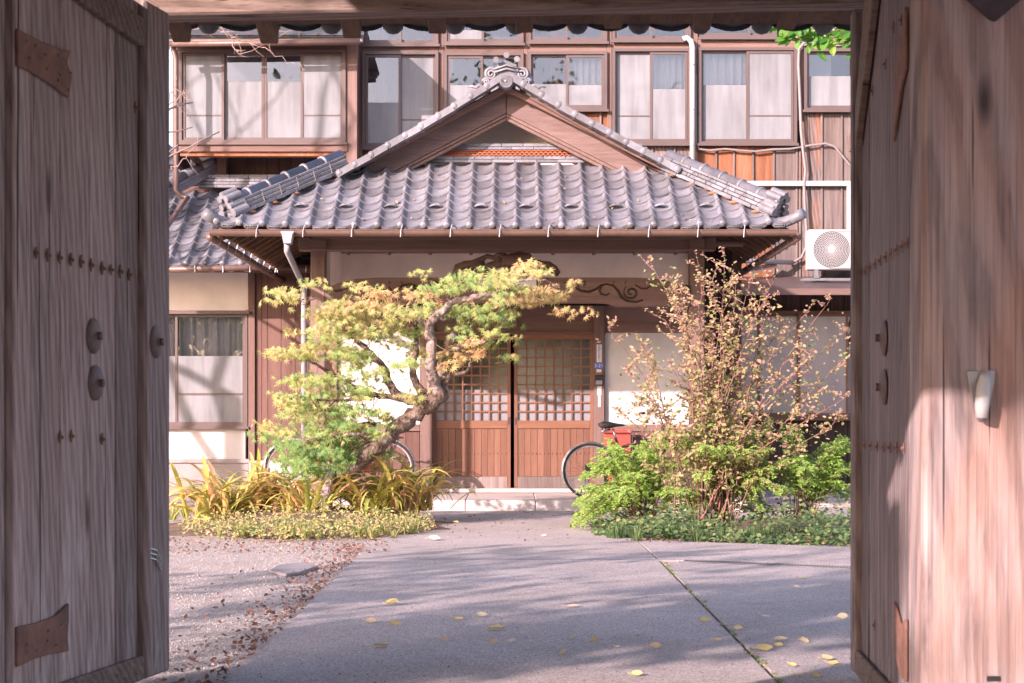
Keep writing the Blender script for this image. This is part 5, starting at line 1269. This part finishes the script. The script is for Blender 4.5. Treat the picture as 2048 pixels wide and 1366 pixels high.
# ---------------------------------------------------------------- fallen leaves on the concrete
random.seed(5)
FL = [(783,1212,34,'domed yellow leaf on the left side of the path'),(742,1247,26,'small yellow leaf on the shaded concrete near the path\'s left edge'),(790,1251,26,'thin pale leaf edge on right of the small yellow leaf'),(762,1297,36,'bright yellow upturned leaf on the lower left of the path'),(890,1284,18,'tiny pale leaf left of the yellow green leaf'),(964,1235,26,'pale beige leaf in the lit streak at mid path'),(917,1242,20,'small orange brown leaf beside the pale beige leaf'),(994,1262,36,'yellow and green curled leaf near the centre of the path'),
 (985,1289,20,'narrow tan leaf below the yellow and green curled leaf'),(1024,1286,20,'flat whitish leaf below the centre of the path'),(1147,1281,28,'pale pointed leaf standing upright on the path'),(1188,1284,26,'thin white leaf lying right of the upright pointed leaf'),(1127,1311,28,'curled tan leaf below the upright pointed leaf'),(1146,1216,30,'cream leaf with two lobes on the right half of the path'),(1310,1298,28,'curled orange tan leaf near the slab joint'),(1274,1354,26,'yellow leaf at the bottom edge of the picture'),(1235,1297,14,'tiny green leaf left of the curled orange tan leaf'),
 (1605,1158,24,'orange leaf in the sun on the right slab'),(1593,1177,16,'small pale leaf just below the orange leaf'),(1531,1235,22,'pale tan leaf on the right slab'),(1686,1239,24,'curled golden leaf near the right door leaf'),(1412,1246,26,'long tan leaf left of the slab joint'),(1437,1285,18,'small orange leaf left of the slab joint'),(1476,1262,22,'yellow leaf lying in the slab joint'),(1530,1302,40,'large pale leaf folded across the slab joint'),(1562,1284,32,'long whitish leaf right of the slab joint'),(1558,1295,20,'small curled leaf below the long whitish leaf'),(1608,1287,24,'thin whitish leaf alone on the right slab'),
 (1655,1322,30,'pale folded leaf low on the right slab'),(1666,1331,28,'pale flat leaf touching the folded leaf on the right slab'),(1634,1357,28,'curled cream leaf at the bottom right of the slab'),(1584,1335,18,'small leaf in the joint near the bottom edge'),(1597,1354,22,'crumpled leaf in the joint at the bottom edge'),(1720,1306,22,'yellow leaf by the right gate door foot'),(868,1082,28,'yellow green leaf fallen beside the plant at the path edge'),(1022,1021,14,'red leaf against the granite step'),(912,1047,12,'orange leaf on the path near the step'),(1088,1074,12,'orange leaf lying beyond the drain cover')]
for px, py, wpx, lab in FL:
    g_ = G(px,py); L_ = .85*wpx/F*g_.y; b = MB(); n = 7; curl_ = random.uniform(.1,.55); tilt = random.uniform(.15,.55); ww = [random.uniform(.85,1.15) for _ in range(9)]
    for i in range(n+1):
        t = i/n; w = .40*ww[i]*math.sin(math.pi*min(1,t*.93+.04))**.7; z = curl_*.10*math.sin(t*math.pi*.9+1)
        for s in (-1,-.4,.4,1): b.v.append(((t-.5)*L_, s*w*L_, (z+abs(s)**1.6*.30*curl_+random.uniform(0,.05)+tilt*(s*w+.3))*L_+.005))
    for i in range(n):
        for k in range(3): j = i*4+k; b.face((j, j+1, j+5, j+4))
    st0 = len(b.v)
    b.tube([(-.5*L_,0,.012),(-.68*L_,.03*L_,.02),(-.8*L_,.02*L_,.02)], .0018, 4)
    o = link('fallen_leaf', b.mesh('fallen_leaf', M['yellow'], True), None, g_, (R(-30) if 'upright' in lab or 'upturned' in lab else random.uniform(-.12,.12), R(-50) if 'upright' in lab else random.uniform(-.15,.15), random.uniform(-.7,.7)))
    tag(o, lab, 'leaf', 'fallen leaves on the concrete')
# ---------------------------------------------------------------- trees beside and behind the gate (seen as shade, twigs and reflections)
def grow(b, p, d, ln, r, depth, tips, spread=.55, up=.12):
    K = 4; pts = [p]; q = p; dd_ = d.normalized()
    for i in range(K): dd_ = (dd_+rv(.12)+Vector((0,0,up*.3))).normalized(); q = q+dd_*ln/K; pts.append(q)
    b.tube(pts, [r*(1-.4*i/K) for i in range(K+1)], 7 if r > .03 else 4, False)
    if depth == 0: tips += pts[1:]; return
    for k in range(random.choice((2,3,3))):
        grow(b, pts[random.choice((2,3,4,4))], dd_+rv(spread)+Vector((0,0,up)), ln*random.uniform(.62,.85), r*.58, depth-1, tips, spread, up)
    if depth == 1: tips += pts[2:]
def tree(name, label, base, h, r, depth, leaves=0, lsize=.1, cl=.25, m='treeleaf', seed=1, lean=(0,0,1), frac=.35, spread=.5, tint=.45, bark='bark', clumps=0):
    random.seed(seed); t = thing(name, label, 'tree', base); b = MB(); tips = []
    p = Vector(base); top = p+Vector(lean).normalized()*h*frac
    b.tube([p-Vector((0,0,.2)), p.lerp(top,.4)+rv(.05), top], [r*1.25, r, r*.85], 10)
    for k in range(4): grow(b, top-Vector((0,0,h*.06*k)), Vector((random.gauss(0,.7), random.gauss(0,.7), .9)), h*.28, r*.55, depth, tips, spread)
    b.build('trunk', M[bark], t, smooth=True)
    if leaves:
        lv = Leaves()
        cen = [random.choice(tips)+rv(cl) for _ in range(clumps)] if clumps else tips; cs = .19 if clumps else cl
        for _ in range(leaves):
            c = random.choice(cen)+rv(cs); lv.add(c, rv()+Vector((0,0,.6)), rv(), random.uniform(.6,1.2)*lsize, random.gauss(tint,.2), SH_ROUND)
        lv.done('crown', M[m], t)
    return t, tips
tree('leafy_tree', 'leafy tree outside the gate whose shade dapples the path', (-8.6,.6,0), 6.3, .06, 3, 1500, .17, .75, clumps=46, seed=11, frac=.42)
tree('leafy_tree', 'second leafy tree left of the courtyard shading the gravel', (-7.6,4.2,0), 4.9, .04, 2, 700, .16, .75, clumps=22, seed=12, frac=.45)
tree('leafy_tree', 'third leafy tree outside the gate behind the left gate post', (-8.5,-1.1,0), 5.0, .04, 2, 1100, .17, .5, clumps=34, seed=17, frac=.6, spread=.4)
tree('bare_tree', 'tall bare tree left of the house casting branch shadows on the bay window', (-9.6,18.4,0), 10.5, .13, 4, 0, seed=14, frac=.42, spread=.42, bark='twig')
for i, (x, y, h) in enumerate(((-5,-19,14),(1.5,-21,15.5),(7.5,-17,13),(13,-21,15),(-1.5,-15,11),(-11,-19,14.5),(-16.5,-22,15))):
    tree('evergreen_tree', ['broad dark evergreen behind the camera reflected in the windows','tallest dark evergreen across the lane behind the camera','round evergreen right of the lane behind the camera','far evergreen at the right end of the lane','small evergreen nearest behind the camera','evergreen left of the lane behind the camera','leftmost evergreen far behind the camera'][i], (x,y,0), h, .22, 3, 2400, .34, .8, seed=20+i, frac=.3, spread=.6)
# bare twigs hanging into view at the upper left
random.seed(41)
bt, tips = tree('bare_tree', 'slender bare tree whose pale twigs reach in front of the bay window', (-5.6,20.6,0), 5.6, .09, 2, 0, seed=43, frac=.62, spread=.4, bark='twig')
b = MB()
for q in ([(300,20,21.5),(400,45,21.6),(470,75,21.7),(520,95,21.7),(575,120,21.7),(610,140,21.6)],[(300,10,21.5),(420,40,21.6),(500,52,21.7),(560,62,21.7),(625,50,21.6)],[(280,330,21),(320,230,21.3),(345,185,21.4),(352,150,21.4)],[(300,60,21.4),(440,60,21.6),(470,95,21.6),(480,108,21.6)],[(300,360,21),(350,335,21.3),(380,305,21.4),(395,290,21.4)],[(330,225,21.3),(350,200,21.3),(375,180,21.3)]):
    pts = limb(b, q, [.012,.008,.005,.003], 5, .02)
    for j in range(4, len(pts)):
        if random.random() < .75:
            d = Vector((random.gauss(.25,.5), random.gauss(0,.3), random.gauss(.1,.6))).normalized()*random.uniform(.1,.32); b.tube([pts[j], pts[j]+d*.5+Vector((0,0,-.02)), pts[j]+d], [.004,.003,.0015], 4)
b.build('twigs', M['twig'], bt)
# broad leaved branch at the upper right
random.seed(51)
tb, _ = tree('broadleaf_tree', 'tree right of the gate with a bright green branch under the gate eave', (3.6,10.2,0), 4.4, .08, 2, 260, .1, .25, 'broadleaf', 52, frac=.6)
b = MB(); lv = Leaves()
b.tube([P(1900,60,10.1), P(2080,120,10.2), P(2250,300,10.2)], [.016,.03,.045], 7)
for q in ([(1900,60,10.1),(1780,55,9.9),(1700,62,9.8),(1650,55,9.8),(1600,50,9.8),(1545,45,9.8)],[(1800,56,9.9),(1720,88,9.8),(1680,70,9.8),(1640,80,9.8),(1570,72,9.8)],[(1800,60,9.9),(1730,50,9.8),(1690,40,9.8),(1660,36,9.8),(1610,38,9.8)]):
    pts = limb(b, q, [.014,.010,.007,.0035], 6, .01)
    for p in pts:
        for _ in range(3 if p.x < 2.3 else 2): lv.add(p+rv(.02), Vector((random.gauss(0,.4), random.gauss(-.7,.3), random.gauss(.5,.3))), Vector((random.gauss(-.3,.6), random.gauss(0,.3), random.gauss(-.6,.5))), random.uniform(.05,.095), random.gauss(.5,.3), SH_OVAL)
b.build('branch', M['stem_brown'], tb, smooth=True); lv.done('branch_leaves', M['broadleaf'], tb)
